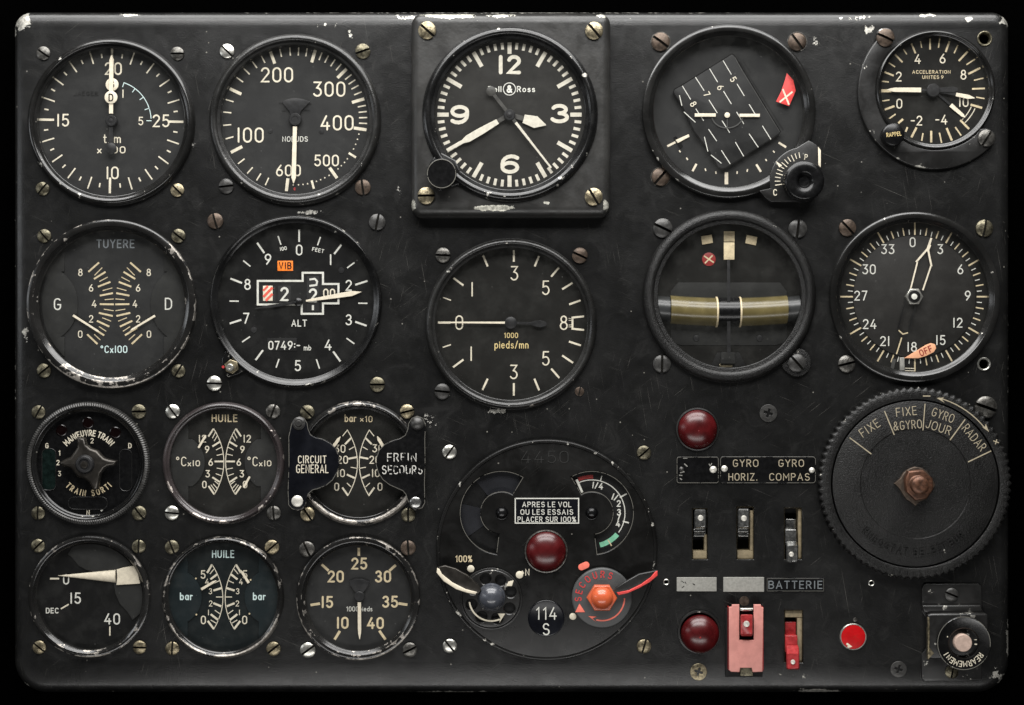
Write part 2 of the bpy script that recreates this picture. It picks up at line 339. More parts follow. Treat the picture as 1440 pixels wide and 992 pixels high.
def ribbon(pts, w, z, closed=False, cap=True):
    n = len(pts); V = []; F = []; h = w/2
    for i in range(n):
        a = pts[i-1] if (i or closed) else None; b = pts[i]; c = pts[(i+1) % n] if (i < n-1 or closed) else None
        ns = []
        for p, q in ((a, b), (b, c)):
            if p is None or q is None: continue
            dx, dy = q[0]-p[0], q[1]-p[1]; l = math.hypot(dx, dy) or 1e-9; ns.append((-dy/l, dx/l))
        if len(ns) == 1: m = ns[0]; k = 1
        else:
            m = (ns[0][0]+ns[1][0], ns[0][1]+ns[1][1]); l = math.hypot(*m) or 1e-9; m = (m[0]/l, m[1]/l); k = 1/max(0.55, m[0]*ns[0][0]+m[1]*ns[0][1])
        V.append((b[0]+m[0]*h*k, b[1]+m[1]*h*k, z)); V.append((b[0]-m[0]*h*k, b[1]-m[1]*h*k, z))
    for i in range(n if closed else n-1):
        k = (i+1) % n; F.append((2*i+1, 2*k+1, 2*k, 2*i))
    if cap and not closed:
        for (e, q, sgn) in ((0, 1, 0), (n-1, n-2, 0)):
            dx, dy = pts[e][0]-pts[q][0], pts[e][1]-pts[q][1]; a0 = math.degrees(math.atan2(dy, dx))
            s0 = len(V); arc = circ(pts[e][0], pts[e][1], h, 6, a0-90, a0+90); V += [(a, b, z) for a, b in arc]; F.append(tuple(range(s0, s0+7)))
    return V, F
# ------------------------------------------------------------------ single-stroke instrument lettering
def A(cx, cy, rx, ry, a0, a1, n=None):
    n = n or max(4, int(abs(a1-a0)/20))
    return [(cx+rx*math.cos(math.radians(a0+(a1-a0)*i/n)), cy+ry*math.sin(math.radians(a0+(a1-a0)*i/n))) for i in range(n+1)]
C_ = 'closed'
GL = {
 '0': (.54, [A(.27, .72, .27, .28, 0, 180)+A(.27, .28, .27, .28, 180, 360), C_]),
 '1': (.0, [[(0, 0), (0, 1)]]), '!': (.2, [[(0, .8), (.2, 1), (.2, 0)]]),
 '2': (.52, [A(.26, .73, .26, .27, 165, -25)+[(0, 0), (.52, 0)]]),
 '3': (.52, [[(.02, 1), (.5, 1), (.22, .6)]+A(.24, .29, .28, .29, 75, -150)]),
 'E3': (.52, [A(.25, .76, .23, .24, 155, -90), A(.25, .26, .27, .26, 90, -155)]),
 '4': (.58, [[(.36, 1), (0, .27), (.58, .27)], [(.43, .52), (.43, 0)]]),
 '5': (.52, [[(.48, 1), (.08, 1), (.05, .56)]+A(.25, .31, .27, .31, 120, -150)]),
 '6': (.54, [A(.27, .29, .27, .29, 0, 360)[:-1], C_, [(.40, 1), (.12, .62), (.03, .44)]]),
 'E6': (.54, [A(.27, .29, .27, .29, 0, 360)[:-1], C_, A(.33, .52, .33, .48, 50, 180)+[(0, .3)]]),
 'E9': (.54, [A(.27, .71, .27, .29, 0, 360)[:-1], C_, A(.21, .48, .33, .48, 230, 360)+[(.54, .7)]]),
 '7': (.5, [[(0, 1), (.5, 1), (.15, 0)]]),
 '8': (.54, [A(.27, .77, .22, .23, 0, 360)[:-1], C_, A(.27, .27, .27, .27, 0, 360)[:-1], C_]),
 '9': (.54, [A(.27, .71, .27, .29, 0, 360)[:-1], C_, [(.14, 0), (.42, .38), (.51, .56)]]),
 'A': (.62, [[(0, 0), (.31, 1), (.62, 0)], [(.12, .32), (.5, .32)]]),
 'B': (.54, [[(0, .53), (0, 1), (.28, 1)]+A(.28, .765, .22, .235, 80, -80)+[(.28, .53)], C_, [(0, 0), (0, .53), (.28, .53)]+A(.28, .265, .26, .265, 80, -80)+[(.28, 0)], C_]),
 'C': (.54, [A(.3, .7, .28, .3, 30, 180)+A(.3, .3, .28, .3, 180, 330)]),
 'D': (.56, [[(0, 0), (0, 1), (.22, 1)]+A(.22, .66, .34, .34, 80, 0)+A(.22, .34, .34, .34, 0, -80)+[(.22, 0)], C_]),
 'E': (.46, [[(.46, 1), (0, 1), (0, 0), (.46, 0)], [(0, .52), (.4, .52)]]),
 'F': (.46, [[(.46, 1), (0, 1), (0, 0)], [(0, .52), (.4, .52)]]),
 'G': (.58, [A(.3, .7, .28, .3, 35, 180)+A(.3, .3, .28, .3, 180, 350)+[(.58, .46), (.32, .46)]]),
 'H': (.56, [[(0, 0), (0, 1)], [(.56, 0), (.56, 1)], [(0, .52), (.56, .52)]]),
 'I': (.0, [[(0, 0), (0, 1)]]), 'J': (.38, [[(.38, 1), (.38, .25)]+A(.19, .22, .19, .22, -10, -170)]),
 'L': (.44, [[(0, 1), (0, 0), (.44, 0)]]),
 'M': (.68, [[(0, 0), (0, 1), (.34, .35), (.68, 1), (.68, 0)]]),
 'N': (.56, [[(0, 0), (0, 1), (.56, 0), (.56, 1)]]),
 'O': (.6, [A(.3, .66, .3, .34, 0, 180)+A(.3, .34, .3, .34, 180, 360), C_]),
 'P': (.5, [[(0, 0), (0, 1), (.26, 1)]+A(.26, .74, .24, .26, 80, -80)+[(.26, .48), (0, .48)]]),
 'R': (.54, [[(0, 0), (0, 1), (.26, 1)]+A(.26, .74, .24, .26, 80, -80)+[(.26, .48), (0, .48)], [(.26, .48), (.52, 0)]]),
 'S': (.54, [A(.27, .75, .24, .25, 25, 250)+A(.28, .26, .26, .26, 85, -155)]),
 'T': (.54, [[(0, 1), (.54, 1)], [(.27, 1), (.27, 0)]]),
 'U': (.56, [[(0, 1), (0, .3)]+A(.28, .29, .28, .29, 180, 360)+[(.56, 1)]]),
 'V': (.58, [[(0, 1), (.29, 0), (.58, 1)]]), 'X': (.54, [[(0, 1), (.54, 0)], [(0, 0), (.54, 1)]]),
 'Y': (.56, [[(0, 1), (.28, .5), (.56, 1)], [(.28, .5), (.28, 0)]]), 'Z': (.54, [[(0, 1), (.54, 1), (0, 0), (.54, 0)]]),
 'Œ': (.9, [A(.27, .66, .27, .34, 60, 180)+A(.27, .34, .27, .34, 180, 300), [(.9, 1), (.46, 1), (.46, 0), (.9, 0)], [(.46, .52), (.82, .52)]]),
 'a': (.44, [A(.22, .32, .22, .32, 0, 360)[:-1], C_, [(.44, .62), (.44, 0)]]),
 'b': (.46, [A(.23, .32, .23, .32, 0, 360)[:-1], C_, [(0, 1), (0, 0)]]),
 'd': (.46, [A(.23, .32, .23, .32, 0, 360)[:-1], C_, [(.46, 1), (.46, 0)]]),
 'p': (.46, [A(.23, .32, .23, .32, 0, 360)[:-1], C_, [(0, .64), (0, -.3)]]),
 'r': (.26, [[(0, .64), (0, 0)], [(0, .4)]+A(.2, .44, .17, .18, 160, 60)]),
 'i': (.0, [[(0, .62), (0, 0)], [(0, .84), (0, .88)]]), 'l': (.0, [[(0, 1), (0, 0)]]),
 'e': (.46, [[(.02, .34), (.45, .34)], A(.23, .32, .23, .32, 5, 320)]), 'o': (.46, [A(.23, .32, .23, .32, 0, 360)[:-1], C_]),
 's': (.38, [A(.19, .48, .16, .15, 25, 250)+A(.19, .17, .19, .17, 85, -155)]),
 'm': (.7, [[(0, .64), (0, 0)], A(.18, .44, .17, .18, 170, 0)+[(.35, 0)], A(.53, .44, .17, .18, 170, 0)+[(.7, 0)]]),
 'n': (.4, [[(0, .64), (0, 0)], A(.2, .42, .2, .2, 170, 0)+[(.4, 0)]]),
 't': (.3, [[(.12, .95), (.12, .12), (.2, 0), (.3, 0)], [(0, .64), (.3, .64)]]),
 'x': (.4, [[(0, .6), (.4, 0)], [(0, 0), (.4, .6)]]), '×': (.46, [[(0, .6), (.46, .1)], [(0, .1), (.46, .6)]]),
 '/': (.36, [[(0, -.02), (.36, 1.02)]]), '-': (.34, [[(0, .48), (.34, .48)]]), '.': (.0, [[(0, 0), (0, .05)]]), ':': (.0, [[(0, .25), (0, .3)], [(0, .65), (0, .7)]]),
 '%': (.66, [A(.14, .8, .13, .19, 0, 360)[:-1], C_, A(.52, .2, .13, .19, 0, 360)[:-1], C_, [(.1, 0), (.56, 1)]]),
 '°': (.3, [A(.14, .86, .14, .14, 0, 360)[:-1], C_]), '+': (.5, [[(0, .5), (.5, .5)], [(.25, .25), (.25, .75)]]),
 '&': (.66, [[(.66, 0), (.16, .64)]+A(.3, .81, .17, .18, 205, -20)+[(.36, .56)], [(.3, .52)]+A(.24, .24, .23, .24, 120, 320)+[(.64, .44)]]),
 ' ': (.34, []),
}
def glyph(ch, round3=False):
    k = 'E'+ch if (ch in '369' and round3) else ch
    w_, st = GL[k]; out = []
    i = 0
    while i < len(st):
        cl = i+1 < len(st) and st[i+1] == C_
        out.append((st[i], cl)); i += 2 if cl else 1
    return w_, out
def layout(s, gap=0.27, flag1=False, round3=False):
    x = 0; L = []
    for ch in s:
        if ch == '1' and flag1: ch = '!'
        w_, st = glyph(ch, round3); ex = .06 if (ch in '1I!.' and len(s) > 1) else 0; x += ex; L.append((x, w_, st)); x += w_+(gap if ch != ' ' else 0)+ex
    return L, max(0.01, x-gap)
def text_vf(s, h, sw, W=None, gap=0.27, flag1=False, round3=False, wx=1.0):
    L, tw = layout(s, gap+0.5*sw/h, flag1, round3)
    hh = h-sw; kx = ((W-sw)/tw) if W else hh*wx
    V, F = [], []; zc = 0
    parts = []
    for x, w_, st in L:
        for pts, cl in st:
            P = [((x+a-tw/2)*kx, (b-0.5)*hh) for a, b in pts]
            parts.append(ribbon(P, sw, 0.03*(zc % 7), cl)); zc += 1
    return merge(*parts)
def arc_vf(s, r, a0, a1, h, sw, outward=True, gap=0.25, wx=1.0):
    """text on a circle between compass angles; outward: letter tops away from the centre"""
    L, tw = layout(s, gap+0.5*sw/h); hh = h-sw; parts = []; zc = 0
    for x, w_, st in L:
        a = a0+(a1-a0)*((x+w_/2)/tw)
        for pts, cl in st:
            P = [((p-w_/2)*hh*wx, (q-0.5)*hh) for p, q in pts]
            rot = -a if outward else 180-a
            c, s_ = math.cos(math.radians(rot)), math.sin(math.radians(rot))
            ox, oy = r*math.sin(math.radians(a)), r*math.cos(math.radians(a))
            P = [(p*c-q*s_+ox, p*s_+q*c+oy) for p, q in P]
            parts.append(ribbon(P, sw, 0.03*(zc % 7), cl)); zc += 1
    return merge(*parts)

# ------------------------------------------------------------------ scene objects
def kk(z): return (D-z)/D
class Thing:
    def __init__(s, name, label, cat, X, Y, group=None, z=0):
        s.px, s.py = (X-720)*kk(z), (496-Y)*kk(z); s.X, s.Y, s.z = X, Y, z
        o = bpy.data.objects.new(name, None); COL.objects.link(o); o.location = (s.px*S, s.py*S, 0); o.empty_display_size = 0.01
        o['label'] = label; o['category'] = cat
        if group: o['group'] = group
        s.o = o
    def at(s, X, Y, z): return ((X-720)*kk(z)-s.px, (496-Y)*kk(z)-s.py)
    def add(s, name, vf, mat, parent=None, wear=None, x=0, y=0, label=None, smooth=True, ang=38):
        me = mesh(name, vf, wear, smooth, ang) if isinstance(vf, tuple) else vf
        o = bpy.data.objects.new(name, me); COL.objects.link(o); o.parent = parent or s.o
        if mat is not None:
            m = M[mat] if isinstance(mat, str) else mat
            if not me.materials: me.materials.append(m)
            else: o.material_slots[0].link = 'OBJECT'; o.material_slots[0].material = m
        o.location = (x*S, y*S, 0)
        if label: o['label'] = label
        return o
    # --- pieces
    def text(s, st, X, Y, h, mat='lume', z=None, sw=None, W=None, rot=0, name='numeral', parent=None, **kw):
        z = s.dz if z is None else z; sw = sw or h*0.13
        x, y = s.at(X, Y, z+0.35); v = text_vf(st, h, sw, W, **kw)
        return s.add(name, shift(v, x, y, z+0.35, rot), mat, parent, smooth=False)
    def arctext(s, st, X, Y, r, a0, a1, h, mat='lume', z=None, sw=None, outward=True, name='lettering', **kw):
        z = s.dz if z is None else z; sw = sw or h*0.13
        x, y = s.at(X, Y, z+0.35)
        return s.add(name, shift(arc_vf(st, r, a0, a1, h, sw, outward, **kw), x, y, z+0.35), mat, smooth=False)
    def marks(s, segs, mat='lume', z=None, name='scale_marking', cap=False, parent=None):
        """segs: list of ((X,Y),(X,Y),...,width) in photo pixels"""
        z = s.dz if z is None else z; P = []
        for i, sg in enumerate(segs):
            pts = [s.at(a, b, z+0.25) for a, b in sg[:-1]]; P.append(ribbon(pts, sg[-1], z+0.2+0.03*(i % 4), False, cap))
        return s.add(name, merge(*P), mat, parent, smooth=False)
    def poly(s, name, pts, mat, z0, z1, bevel=0.0, parent=None, holes=(), label=None, wear=None, ang=38):
        P = [s.at(a, b, z1) for a, b in pts]; H = [[s.at(a, b, z1) for a, b in h] for h in holes]
        vf = prism(P, z0, z1, bevel, holes=H)
        return s.add(name, vf, mat, parent, label=label, ang=ang, wear=[wear]*len(vf[0]) if wear is not None else None)
    def lathe(s, name, prof, mat, X=None, Y=None, seg=96, parent=None, wear=None, wang=None, cap1=True, label=None, rmod=None, zc=None, ang=38):
        X = s.X if X is None else X; Y = s.Y if Y is None else Y
        x, y = s.at(X, Y, prof[-1][1] if zc is None else zc)
        vf = lathe(prof, seg, x, y, cap1=cap1, rmod=rmod); wl = None
        if wear:
            wl = [wear[j]*(wang(360*i/seg) if wang else 1) for i in range(seg) for j in range(len(prof))]
        return s.add(name, vf, mat, parent, wear=wl, label=label, ang=ang)
    def hand(s, name, ang, prof, mat, z, th=1.2, X=None, Y=None, parent=None):
        """needle along compass angle; prof: [(r, half width)...]"""
        X = s.X if X is None else X; Y = s.Y if Y is None else Y
        x, y = s.at(X, Y, z); a = math.radians(ang); dx, dy = math.sin(a), math.cos(a)
        P = [(x+dx*r-dy*w_, y+dy*r+dx*w_) for r, w_ in prof]+[(x+dx*r+dy*w_, y+dy*r-dx*w_) for r, w_ in reversed(prof)]
        Q = []
        for p in P:
            if not Q or math.hypot(p[0]-Q[-1][0], p[1]-Q[-1][1]) > 0.02: Q.append(p)
        return s.add(name, prism(Q, z-th, z, 0.25, 1), mat, parent)
    def screw(s, X, Y, r=10, slot=0, mat='olive', z=0, parent=None, label=None, h=0.42):
        x, y = s.at(X, Y, z+3)
        label = label or {'rusty': 'rust-browned slotted screw', 'steel': 'bright bare-metal slotted screw'}.get(mat)
        o = s.add('screw', SCREW, mat, parent, x=x, y=y, label=label); o.location.z = z*S
        o.rotation_euler = (math.radians(random.uniform(-2.5, 2.5)), math.radians(random.uniform(-2.5, 2.5)), math.radians(slot+random.uniform(-3, 3))); k = r*kk(z+3)
        o.scale = (k, k, k*h/0.42)
        return o
def screw_mesh():
    w_ = 0.14; V, F = [], []
    def hgt(x, y): rr = min(1, math.hypot(x, y)); return 0.12+0.36*math.sqrt(max(0, 1-(rr*0.93)**2))
    for sg in (1, -1):
        nx, nv = 18, 5; s0 = len(V); xm = math.sqrt(1-w_*w_)
        for i in range(nx+1):
            x = -xm*math.cos(math.pi*i/nx); yo = math.sqrt(max(0, 1-x*x))
            col = [(x, w_*sg, -0.02)]
            for j in range(nv+1):
                y = w_+(max(yo, w_)-w_)*j/nv; col.append((x, y*sg, hgt(x, y)))
            col.append((x, max(yo, w_)*sg, -0.1)); V += col
        m = nv+3
        for i in range(nx):
            for j in range(m-1):
                a = s0+i*m+j; q = (a, a+m, a+m+1, a+1); F.append(q if sg > 0 else tuple(reversed(q)))
    s0 = len(V); V += [(math.cos(2*math.pi*i/24)*0.97, math.sin(2*math.pi*i/24)*0.97, 0.03) for i in range(24)]; F.append(tuple(range(s0, s0+24)))
    me = mesh('screw', (V, F), ang=50); me.materials.append(M['steel']); me.materials.append(M['slotshade_dirt']); me.polygons[len(F)-1].material_index = 1
    return me
SCREW = screw_mesh()
def zoomed(ox, oy, f): return lambda x, y: (ox+x/f, oy+y/f)
HOLES = []   # holes through the panel: (X, Y, r) or point lists
def gauge(name, label, cx, cy, rout, rin, z=(-9, 11), style='round', bezel='bezel', dial='dial', bx=None, by=None, cat='gauge', glass=True, wear=1.0, bottom=1.0, lip=None, hole=True, group=None):
    dz, zt = z; t = Thing(name, label, cat, cx, cy, group, z=dz); t.dz = dz
    bx = cx if bx is None else bx; by = cy if by is None else by; w_ = rout-rin
    if style == 'round':
        prof = [(rin, dz-1), (rin, zt-6), (rin+.8, zt-5), (rin+w_*.28, zt-4.4), (rin+w_*.33, zt-2), (rin+w_*.45, zt-.4), (rin+w_*.58, zt), (rin+w_*.74, zt-.8), (rin+w_*.88, zt-3), (rout-.4, zt-6), (rout, 0.5), (rout+.6, -2)]
        wr = [0, .1, .3, .2, .5, .8, .9, .8, .8, .9, .6, .2]
    elif style == 'flat':
        prof = [(rin, dz-1), (rin, zt-7), (rin+1.2, zt-5.5), (rin+w_*.35, zt-2.5), (rin+w_*.42, zt-.4), (rin+w_*.5, zt), (rout-3, zt), (rout-.8, zt-1), (rout, zt-3), (rout, -1), (rout+.5, -2)]
        wr = [0, .1, .6, .3, .7, .5, .4, 1.1, 1.0, .4, .1]
    elif style == 'thin':
        prof = [(rin, dz-1), (rin, zt-5), (rin+1.5, zt-4), (rin+w_*.4, zt-2.5), (rin+w_*.55, zt-.6), (rin+w_*.75, zt), (rout-1.5, zt-.8), (rout, zt-3.5), (rout+.3, -2)]
        wr = [0, .2, .9, .7, .6, 1.0, 1.0, .9, .2]
    k = kk(zt-2)
    prof = [(r*(k if i else kk(dz)), zz) for i, (r, zz) in enumerate(prof)]
    ph = random.uniform(0, 6)
    f = lambda a: wear*(0.7+0.22*math.sin(math.radians(3*a)+ph)+0.25*bottom*max(0, -math.sin(math.radians(a)))*1.6)
    t.lathe('bezel', prof, bezel, bx, by, 128, wear=wr, wang=f, cap1=False, zc=zt-2)
    t.lathe('dial', [(0.01, dz), (rin*kk(dz)+1.5, dz)], dial, cx, cy, 64, cap1=False, zc=dz)
    if glass: t.lathe('glass', [(0.01, zt-5.6), ((rin+.7)*k, zt-5.6)], 'glass', bx, by, 64, cap1=False, zc=zt-5)
    if hole: HOLES.append((bx, by, rout-3))
    return t
def radial(X, Y, a, r0, r1, w_):
    s_, c = math.sin(math.radians(a)), math.cos(math.radians(a))
    return ((X+s_*r0, Y-c*r0), (X+s_*r1, Y-c*r1), w_)

# ================================================================== A  rev counter
t = gauge('rev_counter', 'large rev counter marked 10 to 25, twin needles straight up at 20', 156, 170, 118, 104, bx=155, by=171.5, bezel='bezel', style='round')
R0 = .9
t.marks([radial(156, 170, 9*i+R0, 80, 102, 3.2) if i % 10 == 0 else (radial(156, 170, 9*i+R0, 83.5, 101, 1.9) if i % 2 == 0 else radial(156, 170, 9*i+R0, 89, 95, 2)) for i in range(40)])
for s_, X, Y in (('15', 88.5, 169.3), ('25', 226.5, 170.2), ('20', 159.3, 96.8), ('10', 158, 243.4)): t.text(s_, X, Y, 18, sw=2.2)
t.marks([tuple((156+56.5*math.sin(math.radians(a)), 170-56.5*math.cos(math.radians(a))) for a in range(19, 91, 4))+(1.1,)]+[radial(156, 170, a, 50, 57, 1.1) for a in (19, 37, 54, 72, 90)], 'palegreen')
t.text('1', 173, 132, 12, sw=1.5); t.text('5', 198, 170.5, 12, sw=1.5)
t.text('JAEGER', 121, 132, 6, 'ghost', W=34, name='lettering'); t.marks([((103, 135), (111, 135), .8), ((131, 135), (139, 135), .8)], 'ghost')
t.text('t/m', 157.5, 195, 13, sw=1.6, W=25, name='lettering'); t.text('x 100', 156.5, 211, 10, sw=1.5, W=40, name='lettering', flag1=True)
t.hand('needle', .8, [(10, 1.6), (40, 2.2), (86, 2.8), (92, .3)], 'needle', -2.5)
nd = t.hand('needle', .2, [(10, 2.8), (60, 2.9), (85, 2.6), (92, .4)], 'needle', 0)
t.lathe('roundel', [(9, -3), (9, -1.6), (8.6, -1.4)], 'needle', 157.5, 119, 40); t.lathe('roundel', [(9, 0), (9, 1.1), (8.6, 1.3)], 'needle', 156, 137, 40)
t.text('G', 157.5, 119, 10, 'ghost', z=-1.3, sw=1.4, name='lettering'); t.text('D', 156, 137.3, 11, 'ghost', z=1.4, sw=1.6, name='lettering')
t.hand('needle_tail', 180.5, [(0, 3), (32, 3.2), (40, 3.5)], 'hub', .6); t.lathe('counterweight', [(8, -1), (8, .8), (7.4, 1.2), (.1, 1.3)], 'hub', 155.5, 209, 40, cap1=False)
t.lathe('hub', [(8, -6), (8, 2.2), (7, 3.2), (4.5, 3.2), (4, 2.6), (2, 2.8), (.1, 3)], 'hub', cap1=False, seg=40)
for q in ((60.5, 75, 9.5, -32, 'steel_dark'), (249, 75.5, 9.5, 3, 'steel_dark'), (59.6, 265.5, 9.5, 50, 'olive'), (249, 267.5, 9.5, -45, 'brass')): t.screw(*q)

# ================================================================== B  airspeed
Z = zoomed(280, 20, 3.543)
t = gauge('airspeed_indicator', 'large airspeed indicator in knots marked 100 to 600, needle pointing down at 600', 414.9, 168.2, 121, 105, bx=414.2, by=167.8, bezel='bezel_grain')
c = (414.9, 168.2)
t.marks([radial(*c, a, 83.5, 101.5, 4.3) for a in (242.8, 295.2, 340, 16.3, 45.6, 73.4, 98.3, 144.4, 186.9)]+[radial(*c, 122, 89, 101, 3), radial(*c, 164.8, 89, 101, 3)]
        + [radial(*c, a, 90, 101.5, 1.8) for a in (204.3, 212.3, 221.5, 232.1, 254.3, 265.3, 275.9, 286, 305.7, 314.8, 323.5, 332, 347.8, 355.8, 2.9, 9.7, 22, 27.6, 33.8, 39.8, 51.5, 56.7, 61.8, 67.5, 78.8, 83.7, 88.5, 93.3)]
        + [radial(*c, a, 91.3, 93, 1.7) for a in (103, 107.7, 112.3, 116.8, 127, 131, 135, 139, 148.7, 153, 157, 161, 169, 173, 177, 181.5)])
for s_, X, Y, h in (('200', 389.5, 105.5, 21.5), ('300', 463, 125.6, 21.5), ('400', 474, 173, 21.5), ('100', 352, 190.2, 21.5), ('500', 459.2, 226, 16.5), ('600', 405.6, 240, 16.5)): t.text(s_, X, Y, h, sw=2.4 if h > 20 else 2)
t.text('NOEUDS', 415, 195.8, 7.5, 'white', W=36, sw=.95, name='lettering'); t.text('C', 414.3, 266, 4, 'redprint', name='lettering', sw=1)
V_ = [Z(462, 512), Z(448, 482), Z(412, 437), Z(440, 424), Z(478, 418), Z(520, 424), Z(552, 437), Z(510, 480), Z(495, 512)]
t.poly('counterweight', V_, 'hub', -7, -5, .4)
t.marks([(Z(397, 443), Z(420, 443), .9), (Z(413, 483), Z(436, 480), .9), (Z(530, 450), Z(560, 446), .9), (Z(525, 478), Z(552, 480), .9)], 'ghost', z=-8)
t.hand('needle', 181.4, [(10, 2.8), (72, 3.1), (82, 3.2), (90, .4)], 'needle', -3)
t.lathe('hub', [(9, -8), (9, -3), (8, -2), (5, -2), (4.6, -2.6), (.1, -2.6)], 'hub', cap1=False, seg=40)
for X, Y in (Z(355, 583), Z(610, 585)): t.lathe('dial_screw', [(3.4, -9), (3.2, -8.2), (.1, -8)], 'hub', X, Y, 20, cap1=False)
for q in ((319, 72, 10, -45, 'steel'), (510, 72, 10.5, 20, 'olive'), (318, 262, 10.5, 4, 'blackscrew'), (510, 263.6, 11, 100, 'rusty')): t.screw(*q)

# ================================================================== C  clock
Z = zoomed(570, 10, 3.2)
ZB = 30
t = gauge('panel_clock', 'square-cased aircraft clock with hour numerals 12, 3, 6 and 9', 716.5, 161.5, 124, 106, z=(ZB-10, ZB+8), bx=717.2, by=160.5, bezel='bezel_gloss', dial='dial_clock', cat='clock', hole=False)
t.poly('case', [(a, b) for a, b in rrect(578, 18, 859, 305, 15)], 'clockbox', -2, ZB, 12, holes=[circ(717.2, 160.5, 121, 96)])
c = (716.5, 161.5)
t.marks([radial(*c, 6*i, (85.5 if i % 15 == 0 else (78 if i % 5 == 0 else 92)), 101.5, (5.6 if i % 5 == 0 else 4)) for i in range(60)], 'clocklume')
for s_, X, Y in (('12', 716.2, 91.2), ('3', 787, 160), ('6', 717, 231), ('9', 646.5, 161.6)): t.text(s_, X, Y, 27, 'clocklume', sw=5.2, round3=True, W=32.5 if s_ == '12' else 26)
t.text('Bell', 695.8, 125.6, 8.5, 'white', W=18.5, sw=1.3, name='lettering'); t.text('Ross', 739.7, 125.6, 8.5, 'white', W=25.5, sw=1.3, name='lettering'); t.text('&', 716.4, 125.4, 11, 'white', sw=2.2, name='lettering')
t.marks([tuple(circ(716.4, 125.4, 8.6, 40)+[circ(716.4, 125.4, 8.6, 40)[0]])+(1.1,)], 'white', name='lettering')
b = t.hand('hour_hand', 106, [(0, 3), (21, 3.6)], 'hubgrey', ZB-6, .8); t.hand('lume_fill', 106, [(20.5, 6), (38, 8.5), (53, .5)], 'clocklume', ZB-5.6, 1, parent=b)
b = t.hand('minute_hand', 240, [(0, 3), (20, 3.2)], 'hubgrey', ZB-4.2, .8); t.hand('lume_fill', 240, [(19, 3.6), (45, 5.0), (67, 5.0), (75, 2.6), (100, 2)], 'clocklume', ZB-3.8, 1, parent=b)
b = t.hand('second_hand', 322, [(-14, 2.2), (0, 2.4), (36, 2.4)], 'hubgrey', ZB-2.4, .8)
t.lathe('counterweight', [(6.8, ZB-3.4), (6.8, ZB-2.6), (6.2, ZB-2.2)], 'hubgrey', 716.5-42*math.sin(math.radians(38)), 161.5-42*math.cos(math.radians(38)), 32, parent=b)
t.hand('lume_fill', 142, [(14, 2), (60, 1.4), (94, 1.3)], 'clocklume', ZB-2, .8, parent=b)
t.lathe('hub', [(8, ZB-9), (8, ZB-2), (7, ZB-1), (4, ZB-.8), (3.5, ZB), (.1, ZB+.6)], 'hub', cap1=False, seg=40)
t.poly('crown_lug', [Z(225, 690), Z(250, 745), Z(290, 800), Z(235, 800), Z(150, 830), Z(110, 700), Z(150, 650)], 'bezel_gloss', ZB-1, ZB+5, 1.5)
t.lathe('crown', [(19, ZB), (20.6, ZB+6), (20.8, ZB+24.6), (20.4, ZB+25.6), (19.8, ZB+26), (.1, ZB+26.01)], 'gloss_black', 621, 244.4, 80, cap1=False, wear=[0, 0, .6, 1.3, 1.2, .8], rmod=lambda i, j: (0.965 if (i % 2 and j in (1, 2)) else 1), ang=30)
t.marks([tuple((621+20*math.sin(math.radians(a)), 244.4-20*math.cos(math.radians(a))) for a in range(0, 361, 6))+(.8,)], 'edgewear_glint', z=ZB+26, name='worn_glint_edge')  # bright ring paints the gleam into the crown rim
for q in ((600.6, 42.8, 12.5, -42, 'brass'), (835.6, 43.4, 12.5, -50, 'brass'), (599.3, 275.5, 12, 3, 'brass'), (835, 277, 12.5, -58, 'brass')): t.screw(*q, z=ZB)

# ================================================================== D  attitude indicator
Z = zoomed(880, 10, 3.42)
t = gauge('attitude_indicator', 'large artificial horizon with a tilted black line card and red warning flag', 1024.5, 158.5, 122, 106, z=(-14, 12), bx=1025.3, by=156.5, style='flat', bezel='bezel', dial='dial', wear=.8)
cd_ = [Z(510, 226), Z(522, 233), Z(744, 600), Z(736, 612), Z(482, 774), Z(463, 778), Z(443, 770), Z(400, 690), Z(330, 600), Z(268, 470), Z(228, 410), Z(235, 395), Z(275, 373)]
t.poly('horizon_card', cd_, 'card', -14, -6, .6); t.marks([tuple(cd_+cd_[:1])+(1.5,)], 'cardedge', z=-6.2, name='card_edge')
L = ['468,258,508,325', '535,370,570,428', '593,468,625,520', '657,572,698,637', '403,297,442,362', '470,405,508,467', '533,505,568,563', '593,610,637,675', '335,338,377,403', '400,447,440,510', '463,547,500,605', '527,650,567,718', '272,380,312,445', '337,490,375,548', '398,588,437,645', '460,690,502,755', '258,425,270,475', '280,505,335,555', '378,625,395,695', '410,712,460,752']
t.marks([(Z(*map(float, q.split(',')[:2])), Z(*map(float, q.split(',')[2:])), 1.1) for q in L], 'white', z=-6)
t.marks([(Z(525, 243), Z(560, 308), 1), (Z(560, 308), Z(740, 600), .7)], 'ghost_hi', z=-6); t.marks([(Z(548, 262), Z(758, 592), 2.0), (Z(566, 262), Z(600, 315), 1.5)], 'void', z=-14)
for s_, x, y in (('5', 517, 348), ('6', 455, 387), ('7', 390, 420), ('8', 325, 467)): t.text(s_, *Z(x, y), 9.5, 'lume', z=-6, rot=-58, sw=1.2)
t.poly('aircraft_bar', [Z(332, 512), Z(433, 512), Z(433, 528), Z(332, 528)], 'needle', -3.5, -2, .3); t.poly('aircraft_bar', [Z(547, 514), Z(645, 514), Z(645, 529), Z(547, 529)], 'needle', -3.5, -2, .3)
t.lathe('centre_dot', [(3.8, -3.5), (3.8, -2.2), (3.4, -2)], 'needle', *Z(488, 520), 24)
t.marks([tuple(Z(488+75*math.cos(a), 520+62*math.sin(a)) for a in [math.pi*i/16 for i in range(17)])+(1.6,), (Z(488, 532), Z(488, 585), 1.4)], 'ghost_hi', z=-4, name='aircraft_yoke')
